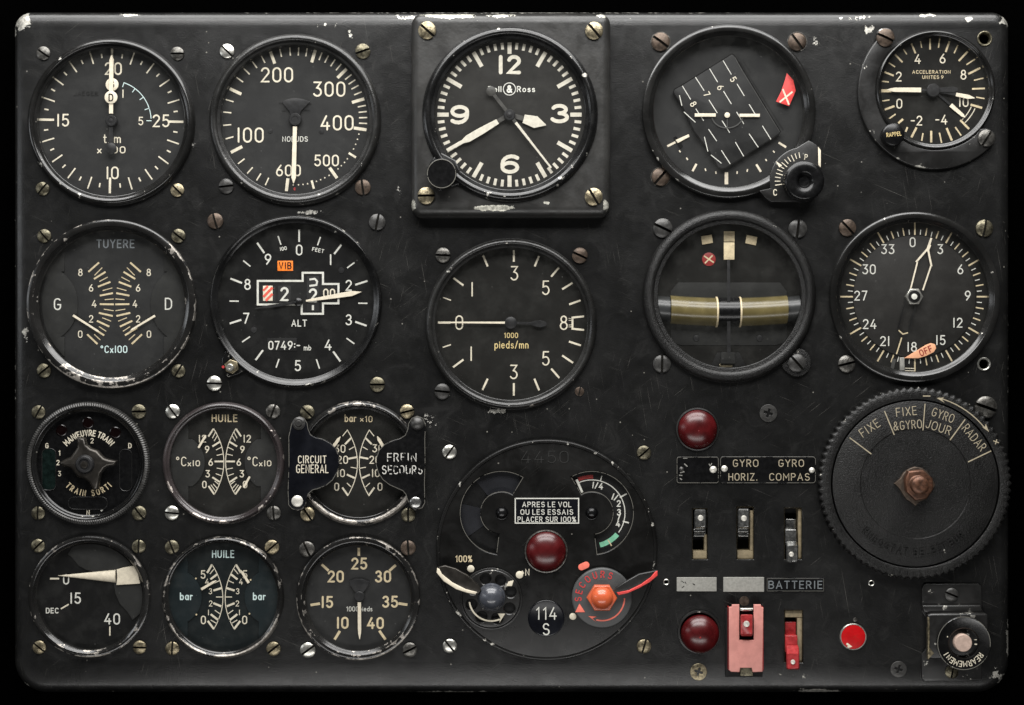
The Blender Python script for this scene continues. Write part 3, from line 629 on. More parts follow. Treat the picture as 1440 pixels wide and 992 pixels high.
t.poly('warning_flag', [Z(775, 318), Z(806, 352), Z(818, 403), Z(786, 477), Z(723, 455), Z(748, 405), Z(766, 350)], 'flagred', -8, -6.5, .3)
t.marks([(Z(740, 458), Z(802, 408), 2.4), (Z(755, 395), Z(785, 470), 2.4)], 'needle', z=-6.4, name='flag_cross')
t.marks([(Z(484, 795), Z(484, 853), 5), (Z(340, 755), Z(321, 790), 3), (Z(628, 757), Z(650, 793), 3), (Z(735, 652), Z(771, 675), 3), (Z(200, 670), Z(240, 650), 3)]
        + [(Z(x, y), Z(x+dx, y+dy), 1.7) for x, y, dx, dy in ((257, 690, 6, 9), (292, 725, 6, 11), (382, 777, 3, 12), (433, 790, 1, 13), (536, 790, -1, 13), (586, 780, -3, 13), (708, 692, 8, 9), (672, 732, 6, 9))], 'needle', z=-14)
t.poly('bank_pointer', [Z(240, 640), Z(302, 612), Z(307, 624), Z(250, 655)], 'needle', -12, -11, .2); t.poly('pointer_tail', [Z(228, 628), Z(242, 622), Z(275, 668), Z(262, 680)], 'gloss_black', -13, -12.2)
kx, ky = Z(857, 838)
t.poly('knob_plate', sector(0, 0, 0.5, 50, 0, 1)[:0] or [(kx+48*math.sin(math.radians(a)), ky-48*math.cos(math.radians(a))) for a in range(258, 352, 6)]+[Z(880, 642), Z(915, 660), Z(938, 690), Z(938, 780), Z(880, 935), Z(700, 938), Z(668, 915), Z(642, 884)], 'satin', -1, 13.5, 1.2, wear=.9)
t.marks([radial(kx, ky, a, 33+(0 if i % 3 else -2), 41, 1.1) for i, a in enumerate(range(262, 352, 8))], 'lume', z=13.5); t.poly('pointer_mark', [Z(722, 742), Z(752, 762), Z(738, 772)], 'needle', 13.5, 14.2)
t.text('C', *Z(718, 892), 9, 'lume', z=13.5, name='lettering'); t.text('P', *Z(867, 722), 8, 'lume', z=13.5, name='lettering', rot=-6)
t.poly('plate_edge', [Z(925, 672), Z(938, 690), Z(938, 772), Z(926, 760)], 'needle', 13, 14, .2)
t.lathe('adjusting_knob', [(27, 13), (27.5, 16), (27.5, 34), (26.5, 36), (24, 37.2), (20, 37.6), (13, 37.4), (11, 36), (7.5, 32), (7, 30), (.1, 29.6)], 'gloss_black', kx, ky, 72, cap1=False, wear=[0]*11)
for q in ((929, 59, 13, -38, 'rusty'), (1121, 59, 12.5, -55, 'rusty'), (929, 249, 12.5, 48, 'rusty')): t.screw(*q)
for X, Y in ((929, 59), (929, 249), (1121, 59)): t.lathe('countersink', [(14.2, 0), (14.2, .6), (13.2, .6), (12.6, 0)], 'steel_dark', X, Y, 40, cap1=False, zc=0)

# ================================================================== E  accelerometer
Z = zoomed(1180, 0, 3.815)
t = gauge('accelerometer', 'small accelerometer in g with three cream hands and a crescent bracket', 1313, 127, 85, 76, z=(-9, 10), bx=1316, by=126.5, style='round', bezel='bezel', dial='dial_warm')
cr = Z(520, 490)
po = [(cr[0]+110*math.sin(math.radians(a)), cr[1]-110*math.cos(math.radians(a))) for a in range(137, 314, 5)]
lug = circ(1245.5, -53, 14, 10, 150, 40); lug = [(a, -b) for a, b in lug]
pin = [(1316+84*math.sin(math.radians(a)), 126.5-84*math.cos(math.radians(a))) for a in range(312, 132, -5)]
t.poly('crescent_bracket', po+lug+pin+[Z(745, 690), Z(800, 690), Z(838, 715), Z(838, 760)], 'satin', -1, 7, 2, wear=.9)
S_ = '220,488,280,488,4.2;222,436,267,441,1.8;238,385,293,407,2.6;262,335,300,360,1.8;300,293,340,335,2.4;345,265,363,293,1.6;388,235,410,287,2.4;436,222,443,257,1.6;488,208,488,267,2.4;540,208,533,257,1.8;592,222,572,280,2.6;637,243,617,287,1.8;690,277,642,328,2.6;730,318,683,348,1.8;758,365,693,398,2.8;775,420,723,432,1.8;783,475,713,478,2.4;780,530,735,522,1.8;767,580,705,562,3;232,543,270,537,1.8;243,590,297,570,2.8;268,638,303,613,2;318,662,343,640,3;357,708,367,683,2.4;388,738,415,685,3;443,757,450,715,2;494,765,494,703,3;550,768,538,713,2;605,755,577,688,3;655,728,623,683,2;697,693,650,645,3'
t.marks([(Z(*q[:2]), Z(*q[2:4]), q[4]) for q in [tuple(map(float, u.split(','))) for u in S_.split(';')]], 'tan')
t.marks([tuple(Z(510+r*math.cos(a), 485+r*math.sin(a)) for a in [math.radians(24+i*3.2) for i in range(8)])+(1.2,) for r in (218, 240)], 'lume')
for s_, x, y, k in (('4', 422, 318, 0), ('6', 555, 315, 0), ('8', 667, 402, 0), ('2', 320, 412, 0), ('0', 323, 557, 0), ('-2', 415, 648, 0), ('-4', 548, 643, 0), ('10', 668, 548, 0)): t.text(s_, *Z(x, y), 14, sw=1.7)
t.text('ACCELERATION', *Z(495, 387), 5, 'tan', W=54, sw=.75, name='lettering'); t.text('UNITES g'.replace('g', '9'), *Z(503, 415), 5, 'tan', W=30, sw=.75, name='lettering')
t.hand('needle', 270, [(8, 1.4), (18, 1.4)], 'hub', -2); t.hand('needle', 270.5, [(17.5, 3.3), (54, 3.1), (60, 2.2), (66, .3)], 'needle', -2)
t.hand('maximum_hand', 100, [(5, 2.2), (32, 2.6)], 'hub', -4); t.hand('maximum_hand', 101, [(32, 2.6), (50, 3), (59, .4)], 'needle', -4)
t.hand('minimum_hand', 131, [(5, 1.6), (32, 1.6)], 'hub', -6.5); t.hand('minimum_hand', 131, [(32, 3), (54, 2.4), (59, .4)], 'needle', -6)
t.hand('counterweight', 88, [(0, 3), (28, 4), (34, 2)], 'hub', -3)
t.lathe('hub', [(9.5, -8), (9.5, -1), (8.5, 0), (.1, .4)], 'hub', cap1=False, seg=40)
t.lathe('reset_knob', [(14.6, 5), (15.6, 8), (15.8, 22), (15, 24), (13, 25), (.1, 25.2)], 'gloss_black', 1257, 189, 60, cap1=False, rmod=lambda i, j: (0.95 if (i % 2 and j in (1, 2)) else 1), ang=30)
t.text('RAPPEL', 1257, 189, 6, 'yellow', z=25.3, W=21, sw=.8, rot=6, name='lettering')
t.screw(1245.5, 53, 12.5, -25, 'rusty', z=7); t.screw(1387.6, 194.5, 12, 58, 'steel_dark', z=7)

# ================================================================== twin-scale gauges
def twin(t, Zf, ax, T, t_, digs, mat='lume', dh=10, wT=2.6, wt=1.3, dmat=None, arc=None, dsw=None, **kw):
    sg = []
    for q in T+t_:
        w_ = wT if q in T else wt
        x0, y0, x1, y1 = q
        sg += [(Zf(x0, y0), Zf(x1, y1), w_), (Zf(2*ax-x0, y0), Zf(2*ax-x1, y1), w_)]
    t.marks(sg, mat)
    if arc:
        (xa, ya), (xm, ym), (xb, yb) = arc
        def bez(p0, p1, p2): # quadratic through the middle point
            c = (2*p1[0]-(p0[0]+p2[0])/2, 2*p1[1]-(p0[1]+p2[1])/2)
            return [((1-u)**2*p0[0]+2*u*(1-u)*c[0]+u*u*p2[0], (1-u)**2*p0[1]+2*u*(1-u)*c[1]+u*u*p2[1]) for u in [i/14 for i in range(15)]]
        P = bez(*arc)
        t.marks([tuple(Zf(*p) for p in P)+(1.1,), tuple(Zf(2*ax-p[0], p[1]) for p in P)+(1.1,)], mat)
    for s_, x, y, h in digs:
        t.text(s_, *Zf(x, y), h, dmat or mat, sw=dsw or h*.13, **kw); t.text(s_, *Zf(2*ax-x, y), h, dmat or mat, sw=dsw or h*.13, **kw)
def masks(t, cx, cy, r, xe, yb, rb, bx, mat='mask', th=2.2):
    """the two dial masks that bulge into the centre: xe edge offset, yb where the bulge starts, rb bulge radius, bx bulge centre offset"""
    for sg in (-1, 1):
        P = [(xe, yb0) for yb0 in (-math.sqrt(r*r-xe*xe),)]
        a0 = math.degrees(math.atan2(-math.sqrt(r*r-xe*xe), xe)); pts = []
        pts += [(r*math.cos(math.radians(a0*(1-i/12)+(-a0)*(i/12))), r*math.sin(math.radians(a0*(1-i/12)+(-a0)*(i/12)))) for i in range(13)]
        pts += [(xe, yb)]
        ang = math.degrees(math.asin(min(1, yb/rb)))
        pts += [(bx-rb*math.cos(math.radians(ang*(1-2*i/12))), rb*math.sin(math.radians(ang*(1-2*i/12)))) for i in range(13)]
        pts += [(xe, -yb)]
        t.poly('dial_mask', [(cx+sg*a, cy+b_) for a, b_ in pts], mat, t.dz, t.dz+th, .3)
# F  jet pipe temperature
Z = zoomed(20, 290, 3.674)
t = gauge('jet_pipe_temperature_gauge', 'large twin-scale TUYERE temperature gauge with G and D letters, chipped bezel', 160.5, 428, 119, 103, z=(-9, 12), bx=156, by=427.5, style='flat', bezel='bezel_worn', wear=.95, bottom=1.6)
T = [(383, 340, 438, 292), (412, 377, 472, 340), (432, 417, 497, 392), (442, 463, 510, 450), (442, 507, 515, 508), (437, 552, 509, 568), (427, 593, 491, 623), (403, 630, 465, 668), (377, 663, 430, 713)]
t_ = [(415, 358, 455, 318), (440, 390, 483, 367), (457, 437, 507, 423), (467, 484, 514, 480), (463, 533, 514, 541), (455, 577, 500, 595), (438, 623, 475, 647), (413, 663, 445, 692)]
masks(t, 160.5, 428, 102, 70, 46, 56, 107)
twin(t, Z, 518.5, T, t_, [('8', 342, 343, 10.5), ('6', 397, 423, 10.5), ('4', 413, 505, 10.5), ('2', 397, 583, 10.5), ('0', 341, 662, 10.5)], 'tan', wT=2.5, wt=1.2, dmat='lume')
for (a, b_, c_, d_) in ((303, 565, 440, 652), (727, 567, 600, 643)):
    p, q = Z(a, b_), Z(c_, d_); ang = math.degrees(math.atan2(q[0]-p[0], p[1]-q[1])); L_ = math.hypot(q[0]-p[0], q[1]-p[1]); t.hand('needle', ang, [(0, 1.6), (L_-3, 1.3), (L_, .3)], 'needle', -3.5, X=p[0], Y=p[1])
t.text('G', *Z(223, 507), 17, 'white', sw=1.8, name='lettering', z=-6.6); t.text('D', *Z(797, 505), 17, 'white', sw=1.8, name='lettering', z=-6.6)
t.text('TUYERE', *Z(523, 195), 12.5, 'greyprint', W=54, sw=1.8, name='lettering'); t.text('°Cx100', *Z(515, 740), 10.5, 'palegreen', W=38, sw=1.4, name='lettering')
for q in ((61.8, 332, 9.5, -50, 'olive'), (250.7, 332, 9.8, -40, 'olive'), (61.5, 521.5, 9.8, 40, 'olive'), (250.5, 522, 9.5, 60, 'olive')): t.screw(*q)

# G  altimeter
Z = zoomed(280, 290, 3.675)
t = gauge('altimeter', 'large black altimeter with drum counter window and orange VIB tab', 417.5, 424.5, 121, 110, z=(-7, 9), bx=415.5, by=424, style='thin', bezel='bezel_gloss', dial='dial_deep', wear=.8)
S_ = '517,122,517,185,2.4;408,155,423,200,1.8;627,160,612,203,1.8;300,190,337,243,2.6;735,200,698,248,2.6;228,282,265,312,1.8;803,292,765,320,1.8;162,375,222,398,2.6;870,387,807,407,2.6;157,491,205,492,1.8;822,502,870,503,1.8;158,607,218,588,2.6;866,619,807,598,2.6;222,703,263,675,1.8;802,712,762,683,1.8;292,796,330,745,2.6;730,803,693,752,2.6;398,835,413,790,1.8;622,840,606,792,1.8'
t.marks([(Z(*q[:2]), Z(*q[2:4]), q[4]) for q in [tuple(map(float, u.split(','))) for u in S_.split(';')]], 'white')
for s_, x, y in (('0', 517, 227), ('1', 680, 277), ('2', 773, 410), ('3', 773, 588), ('4', 667, 718), ('5', 510, 825), ('7', 243, 580), ('8', 250, 405), ('9', 356, 275)): t.text(s_, *Z(x, y), 15.5, 'white', sw=1.9, round3=s_ == '3')
t.text('100', *Z(435, 220), 5.5, 'white', sw=.9, rot=10, name='lettering'); t.text('FEET', *Z(615, 228), 5.5, 'white', sw=.9, W=17, rot=-12, name='lettering')
t.text('ALT', *Z(517, 605), 10, 'white', W=22, sw=1.5, name='lettering'); t.text('mb', *Z(560, 732), 8, 'white', W=10.5, sw=1, name='lettering')
o = t.poly('pressure_window', [Z(352, 682), Z(505, 682), Z(505, 748), Z(352, 748)], 'void', -7, -6.4, .2)
t.text('0749:-', *Z(440, 720), 12.5, 'white', z=-6.3, sw=1.7, W=45, parent=o)
o = t.poly('vibrator_tab', [Z(405, 283), Z(485, 283), Z(485, 335), Z(405, 335)], 'viborange', -7, -6, .2); t.text('VIB', *Z(445, 308), 10, 'ghost', z=-6, W=18, sw=1.5, parent=o, name='lettering')
fr = [(303, 387), (535, 387), (535, 345), (640, 345), (640, 403), (720, 403), (720, 503), (640, 503), (640, 557), (530, 557), (530, 509), (303, 509)]
P = [t.at(*Z(*p), -5.5) for p in fr]
Q = offset(ccw(P), -1.4); R_ = offset(ccw(P), 1.4)
win = t.add('counter_frame', prism(Q, -7, -5.4, 0, holes=[R_]), 'white')
t.add('counter_window', prism(R_, -7, -6.6), 'void')
d1 = t.poly('counter_drum', [Z(330, 412), Z(380, 412), Z(380, 490), Z(330, 490)], 'needle', -6.6, -6, .2)
t.marks([(Z(331, 438), Z(356, 413), 3.0), (Z(332, 470), Z(379, 421), 3.6), (Z(345, 489), Z(379, 454), 3.4)], 'hatchred', z=-6, parent=d1)
d2 = t.poly('counter_drum', [Z(408, 412), Z(474, 412), Z(474, 492), Z(408, 492)], 'dial', -6.6, -6, .2); t.text('2', *Z(441, 455), 20, 'white', z=-6, sw=3, parent=d2)
t.marks([(Z(390, 414), Z(390, 490), 2.5)], 'dial', z=-6.5)
d3 = t.poly('counter_drum', [Z(556, 362), Z(620, 362), Z(620, 545), Z(556, 545)], 'dial', -6.6, -6, .2); t.text('2', *Z(588, 462), 20, 'white', z=-6, sw=3, parent=d3)
t.marks([(Z(570, 380), Z(598, 376), Z(610, 390), Z(606, 408), Z(570, 413), 2.6), (Z(588, 512), Z(588, 538), 3)], 'white', z=-6, parent=d3)
t.text('00', *Z(672, 450), 12.5, 'lume', z=-6.5, sw=1.8)
t.hand('needle', 261.5, [(0, 1.8), (40, 2.2), (62, .5)], 'hub', -3.2, X=419.3, Y=425.2); t.hand('needle', 80.8, [(11, 1.3), (40, 2.6), (76, 3.7), (90, .3)], 'needle', -2.6, X=419.3, Y=425.2)
t.lathe('hub', [(6, -6), (6, -1.5), (5, -.6), (.1, -.2)], 'gloss_black', 419.3, 425.2, 32, cap1=False)
for X, Y in (Z(735, 332), Z(283, 640)): t.lathe('dial_screw', [(4.2, -7), (4, -6.3), (.1, -6)], 'hub', X, Y, 24, cap1=False)
t.poly('lug', [Z(140, 740), Z(118, 790), Z(118, 850), Z(150, 885), Z(200, 870), Z(235, 850), Z(190, 780)], 'bezel_gloss', -1, 5.5, 1, wear=1.0)
hx, hy = Z(167, 830)
nut = t.poly('hex_nut', [(hx+10.5*math.cos(math.radians(60*i+20)), hy+10.5*math.sin(math.radians(60*i+20))) for i in range(6)], 'brass', 5, 11, 1)
t.lathe('stud', [(6, 10), (5.4, 16), (4.5, 17), (2, 17), (1.6, 16.2), (.1, 16)], 'steel', hx-2.5, hy+1.5, 24, parent=nut, cap1=False)
t.lathe('red_dot', [(2, 5.6), (1.8, 6)], 'redprint', *Z(124, 832), 16)
for q in ((302.6, 311, 11, 105, 'rusty'), (530.3, 312.6, 11.5, 80, 'blackscrew'), (301.2, 539.5, 10.5, 1, 'steel'), (530.6, 541, 10.5, 2, 'olive')): t.screw(*q)

# H  vertical speed
Z = zoomed(590, 320, 3.674)
t = gauge('vertical_speed_indicator', 'large vertical speed gauge in 1000 feet per minute, thin needle at 0', 719.5, 454.5, 121, 107, bx=718.8, by=455.8, bezel='bezel_grain', dial='dial_warm', wear=1.05, bottom=1.4)
S_ = '487,118,487,178,2.7;328,145,352,202,2.7;617,148,595,202,2.7;720,208,680,255,2.7;790,287,737,320,2.7;832,377,773,398,2.7;175,262,227,300,2.7;122,362,162,377,1.6;95,492,160,492,3;120,620,162,606,1.6;173,723,227,683,2.7;325,840,352,782,2.7;487,805,487,870,2.7;593,782,618,842,2.7;680,730,722,778,2.7;737,662,793,700,2.7;772,590,833,610,2.7;770,470,790,474,.8;770,480,790,482,.8;770,505,790,503,.8;770,515,790,513,.8'
t.marks([(Z(*q[:2]), Z(*q[2:4]), q[4]) for q in [tuple(map(float, u.split(','))) for u in S_.split(';')]]+[(Z(850, 460), Z(790, 466), Z(790, 524), Z(850, 530), 2.7)], 'lume')
for s_, x, y in (('3', 490, 237), ('5', 652, 312), ('8', 745, 493), ('5', 652, 677), ('3', 487, 747), ('1', 272, 320), ('1', 267, 653), ('0', 205, 492)): t.text(s_, *Z(x, y), 20.5, sw=1.9, wx=.92)
t.text('1000', *Z(472, 558), 7.5, 'yellow', W=20, sw=1.1, name='lettering', flag1=True); t.text('pieds/mn', *Z(475, 606), 11, 'yellow', W=48, sw=1.2, name='lettering')
t.hand('needle', 270.3, [(8, 1.5), (60, 1.2), (86, 1.0)], 'needle', -3, X=718.3, Y=454.2)
t.hand('needle_tail', 92, [(0, 1.8), (28, 1.8), (34, 4), (42, 5), (49, 3), (51, .5)], 'hub', -3.6, X=718.3, Y=454.2)
t.lathe('hub', [(8.5, -8), (8.5, -3), (7, -2), (.1, -1.8)], 'hub', 718.3, 454.2, 40, cap1=False)
for q in ((623, 359, 10.5, -1, 'steel_dark'), (815.4, 359.5, 11, -22, 'rusty'), (622, 550.8, 11, -8, 'blackscrew')): t.screw(*q)
t.screw(815, 551, 6.5, 80, 'rusty', h=.2)

# I  turn and slip
Z = zoomed(890, 290, 3.674)
t = gauge('turn_and_slip_indicator', 'large turn and slip gauge with a curved khaki liquid tube across the middle', 1026, 418, 122, 101, z=(-16, 12), bx=1026.5, by=416.5, style='round', bezel='wrinkle', dial='dial_warm', wear=.8)
tx, ty = t.at(*Z(494, 548), -8)
def tube(x0, x1, r, zc, curve=900.0, n=20, rr=None, cap=True):
    V, F = [], []; m = 20
    for i in range(n+1):
        x = x0+(x1-x0)*i/n; yc = -math.sqrt(curve**2-x*x)+curve; yc = yc*1.0
        for j in range(m):
            a = 2*math.pi*j/m; V.append((tx+x, ty+yc+(rr or r)*math.cos(a), zc+r*math.sin(a)))
    for i in range(n):
        for j in range(m): F.append((i*m+j, (i+1)*m+j, (i+1)*m+(j+1) % m, i*m+(j+1) % m))
    if cap: F.append(tuple(range(m))); F.append(tuple(n*m+j for j in reversed(range(m))))
    return V, F
t.poly('backing_plate', [Z(235, 395), Z(760, 395), Z(795, 440), Z(795, 700), Z(740, 720), Z(250, 720), Z(195, 700), Z(195, 440)], 'mask', -16, -15, .3)
t.add('liquid_tube', tube(-82, 82, 20, -10, rr=20), 'tube')
for a, b_ in ((-100, -82.5), (82.5, 100)): t.add('tube_holder', tube(a, b_, 18, -13, n=4), 'tubegrey')
t.add('ball', tube(-15, 15, 20.6, -10, n=8), 'gloss_black')
for a in (-17, 16): t.add('centre_wire', tube(a-1.2, a+1.2, 21.6, -10, n=3), 'tan')
t.poly('turn_pointer_rod', [Z(488, 280), Z(502, 280), Z(506, 760), Z(486, 760)], 'hub', 4.5, 5.6, .3)
o = t.poly('turn_pointer', [Z(470, 188), Z(525, 188), Z(525, 277), Z(470, 277)], 'tan', -2, .6, .4); 
t.poly('index_mark', [Z(470, 130), Z(526, 130), Z(526, 184), Z(470, 184)], 'tan', -15.9, -14, .4)
t.poly('index_mark', [Z(352, 156), Z(408, 147), Z(414, 190), Z(358, 200)], 'tan', -15.9, -14, .4); t.poly('index_mark', [Z(588, 148), Z(644, 160), Z(636, 204), Z(581, 192)], 'tan', -15.9, -14, .4)
o = t.lathe('warning_disc', [(9.5, -15.9), (9.5, -15), (9, -14.8)], 'darkred', *Z(393, 275), 40)
t.marks([(Z(368, 258), Z(418, 292), 2), (Z(412, 255), Z(372, 296), 2)], 'tan', z=-14.7, name='disc_cross', parent=o)
for X, Y in (Z(328, 682), Z(655, 682)): t.lathe('dial_screw', [(4.4, -15), (4.2, -13.6), (2, -13), (.1, -13)], 'hub', X, Y, 24, cap1=False)
t.poly('lower_bracket', [Z(435, 757), Z(550, 757), Z(590, 835), Z(400, 835)], 'void', -15.8, -13, .3); t.poly('bracket_block', [Z(458, 755), Z(525, 755), Z(530, 815), Z(452, 815)], 'mask', -13, -8, .6)
t.poly('brass_stop', [Z(447, 816), Z(515, 816), Z(515, 834), Z(447, 834)], 'brass', -13, -11, .5)
t.poly('screw_lug', [(a, b_) for a, b_ in circ(1121, 510, 20, 20, -70, 115)]+[(1102, 520), (1095, 505), (1112, 487)], 'wrinkle', -1, 5, 1.2, wear=1.0)
for q in ((932, 321, 13.5, -28, 'blackscrew', 0), (1122, 322, 13, 85, 'blackscrew', 0), (931, 512, 12.5, 88, 'blackscrew', 0), (1121, 511, 12.5, -48, 'blackscrew', 5)): t.screw(*q[:5], z=q[5])

# J  radio compass
Z = zoomed(1150, 290, 3.675)
t = gauge('compass_indicator', 'large compass gauge marked 0 to 33 with hollow arrow needle and OFF flag', 1286.5, 417.5, 120, 105, z=(-9, 10), bx=1287, by=418, style='flat', bezel='bezel', dial='dial_warm', wear=.6)
c = (1286.5, 417.5)
t.marks([radial(*c, 5*i, 87, 105, 2.2) if i % 6 == 0 else (radial(*c, 5*i, 87, 98, 1.7)) for i in range(72) if i % 2 == 0 or i % 6 == 0], 'tan'); t.marks([radial(*c, 5*i, 87.5, 94.5, 1.2) for i in range(1, 72, 2)], 'white')
t.lathe('dial_disc', [(86, -9), (86, -7), (85.4, -6.6)], 'dial_disc', 1286, 417.3, 96)
for s_, x, y in (('0', 490, 187), ('3', 633, 223), ('6', 737, 327), ('9', 775, 463), ('12', 723, 603), ('15', 635, 693), ('18', 487, 728), ('21', 347, 698), ('24', 268, 610), ('27', 222, 463), ('30', 265, 327), ('33', 362, 223)): t.text(s_, *Z(x, y), 14, 'white', sw=1.6, z=-6.6)
def strk(t, name, segs, mat, z, th=1.0):
    P = []
    for i, sg in enumerate(segs):
        pts = [t.at(a, b_, z) for a, b_ in sg[:-1]]; v, f = ribbon(pts, sg[-1], z+.02*i, False, False)
        o = list(v); n = len(o)
        vv = o+[(a, b_, c_-th) for a, b_, c_ in o]; ff = list(f)
        m = n//2
        for k in range(m-1): ff += [(2*k, 2*k+2, 2*k+2+n, 2*k+n), (2*k+1+n, 2*k+3+n, 2*k+3, 2*k+1)]
        P.append((vv, ff))
    return t.add(name, merge(*P), mat)
strk(t, 'arrow_needle', [(Z(587, 165), Z(567, 222), Z(508, 290), 2.6), (Z(587, 165), Z(570, 225), Z(588, 312), 2.6), (Z(580, 200), Z(566, 235), 3.6), (Z(515, 290), Z(480, 428), 2), (Z(585, 310), Z(543, 435), 2)], 'needle', -1)
strk(t, 'arrow_tail', [(Z(453, 490), Z(416, 630), 2.2), (Z(505, 518), Z(472, 640), 2.2), (Z(447, 640), Z(447, 640.1), .1)], 'ghost', -1)
strk(t, 'tail_tip', [(Z(418, 642), Z(440, 662), Z(466, 655), 1.6), (Z(434, 680), Z(407, 765), 1.6)], 'tan', -2)
t.poly('nut', [(1286+12.5*math.cos(math.radians(60*i)), 417.3+12.5*math.sin(math.radians(60*i))) for i in range(6)], 'steel', -5, 3, .8)
t.lathe('nut_recess', [(8.6, 2.6), (8.6, 3.3), (8, 3.4)], 'ghost', 1286, 417.3, 32); t.lathe('pin', [(4.2, 3), (4, 5), (.1, 5.4)], 'white', 1286, 417.3, 24, cap1=False)
o = t.poly('off_flag', [Z(447, 786), Z(560, 717), Z(585, 708), Z(607, 715), Z(612, 735), Z(600, 755), Z(560, 775), Z(520, 787)], 'flagpeach', -5, -4, .3); t.text('OFF', *Z(558, 748), 9.5, 'darkred', z=-4, sw=1.3, W=19, rot=24, parent=o, name='lettering')
t.poly('index_block', [Z(425, 782), Z(447, 782), Z(450, 850), Z(425, 850)], 'greyplate', -8, -4, .5); t.marks([(Z(395, 790), Z(385, 840), 5)], 'ghost_hi', z=-7.5); t.marks([(Z(450, 838), Z(500, 840), 1.2), (Z(450, 850), Z(500, 852), 1.2)], 'lume', z=-8)
for q in ((1192, 320.5, 12, -48, 'rusty'), (1384.6, 321.3, 12, 78, 'olive'), (1190.8, 512, 12, 12, 'steel_dark')): t.screw(*q)
t.lathe('eyelet', [(9.6, -1), (9.6, 1.4), (9, 2), (8, 2), (7, 1.2), (6.8, -6)], 'steel', *Z(860, 817), 40, cap1=False, zc=2); HOLES.append((1384, 512.3, 8))

# K  undercarriage selector
Z = zoomed(20, 550, 4.96)
t = gauge('undercarriage_selector', 'small knurled landing gear selector with four-lobed metal handle', 123.5, 652, 80, 73, z=(-4, 9), bx=123.3, by=652, style='thin', bezel='bezel_gloss', dial='gloss_black', glass=False, cat='selector', wear=.7)
t.lathe('knurled_ring', [(79, 6), (79.5, 8), (82, 9.5), (85.4, 8), (86.6, 5), (86.6, -2)], 'blackscrew', 123.3, 652, 320, cap1=False, zc=6, rmod=lambda i, j: (0.985 if i % 2 and 2 <= j <= 4 else 1), ang=20)
t.arctext('MANŒUVRE TRAIN', 124.8, 652.5, 43.5, -50, 50, 9, 'lume', sw=1.5, wx=.85); t.arctext('TRAIN  SORTI', 124.5, 652.5, 41.5, 226, 134, 9, 'tan', sw=1.4, outward=False, wx=.8)
for s_, x, y in (('1', 315, 433), ('2', 305, 500), ('3', 316, 577), ('2', 543, 347)): t.text(s_, *Z(x, y), 7.5, 'lume', sw=1.1, flag1=True)
for s_, x, y in (('G', 228, 382), ('D', 807, 382), ('N', 515, 850)): t.text(s_, *Z(x, y), 7.5, 'lume', sw=1.2, name='lettering')
for x, y, m_ in ((330, 275, 'redwin'), (515, 222, 'redwin'), (705, 290, 'redwin')): t.lathe('lamp_window', [(8, -4), (8, -3), (7, -2.6), (6.6, -3.4), (.1, -3.4)], m_, *Z(x, y), 32, cap1=False)
for x0, y0, x1, y1, m_ in ((190, 400, 292, 695, 'greenwin'), (732, 405, 822, 700, 'gloss_black'), (375, 738, 650, 828, 'gloss_black')):
    a, b_ = Z(x0, y0), Z(x1, y1); rr = rrect(a[0], a[1], b_[0], b_[1], 8)
    t.poly('window_frame', rr, 'satin', -4, -3, .5, holes=[offset(ccw(rr), 1.0)]); t.poly('indicator_window', offset(ccw(rr), 1.1), m_, -4, -3.6)
star = '432,322;490,330;498,375;530,400;575,415;605,450;625,468;660,478;712,490;700,520;650,530;625,545;600,580;592,620;580,690;548,692;520,640;495,618;440,600;405,560;390,540;345,530;315,515;318,495;350,478;388,462;415,425;436,395;438,360'
hd = t.poly('handle', [Z(*map(float, q.split(','))) for q in star.split(';')], 'bronze', 4, 16, 4)
t.lathe('boss', [(14, 15), (13, 17), (12, 20), (10.5, 21), (8, 21), (7, 19.5), (6, 19.5)], 'hub', 118.5, 653.5, 40, parent=hd, cap1=True); t.lathe('centre_screw', [(5.2, 19), (5, 21), (2, 21.6), (.1, 21.6)], 'bronze', 118, 653.8, 24, parent=hd, cap1=False)
t.lathe('spindle', [(13, -4), (13, 5)], 'hub', 118.5, 653.5, 32)
t.marks([(Z(605, 838), Z(622, 818), 2.4)], 'white')
for q in ((53.7, 579.8, 9.5, 62, 'olive'), (195, 579, 10, 3, 'olive'), (53.3, 722, 9.5, 90, 'olive'), (195.4, 722, 10, -48, 'olive')): t.screw(*q)

# L  oil temperature
Z = zoomed(210, 550, 4.96)
t = gauge('oil_temperature_gauge', 'small twin HUILE oil temperature gauge in °C x10, scuffed metal bezel', 315.5, 651, 86, 76, z=(-8, 9), bx=313.4, by=651.8, style='round', dial='dial_warm', bezel='bezel_bare', wear=.62, bottom=1.6)
masks(t, 315.8, 651, 76, 51, 33, 40, 68)
T = [(412, 318, 447, 265), (440, 387, 492, 355), (455, 492, 518, 492), (440, 602, 490, 635), (413, 663, 453, 722)]
t_ = [(440, 330, 461, 288), (452, 350, 474, 312), (465, 412, 503, 393), (470, 450, 513, 440), (470, 538, 514, 546), (463, 577, 503, 592), (455, 628, 484, 652), (445, 648, 473, 680), (430, 655, 463, 702)]
twin(t, Z, 526, T, t_, [('12', 370, 333, 11), ('9', 403, 408, 10.5), ('6', 428, 497, 10.5), ('3', 407, 578, 10.5), ('0', 384, 653, 10.5)], 'lume', wT=2.4, wt=1.1, arc=((449, 262), (520, 492), (453, 723)), dsw=1.5, flag1=False)
for X in (270, 768): t.text('°C', *Z(X-48, 492), 13.5, 'lume', W=14.5, sw=1.4, z=-5.7, name='lettering'); t.text('x10', *Z(X+40, 505), 8.5, 'lume', W=17.5, sw=1.3, z=-5.7, name='lettering')
t.text('HUILE', *Z(525, 190), 11, 'tan', W=36.5, sw=1.6, name='lettering')
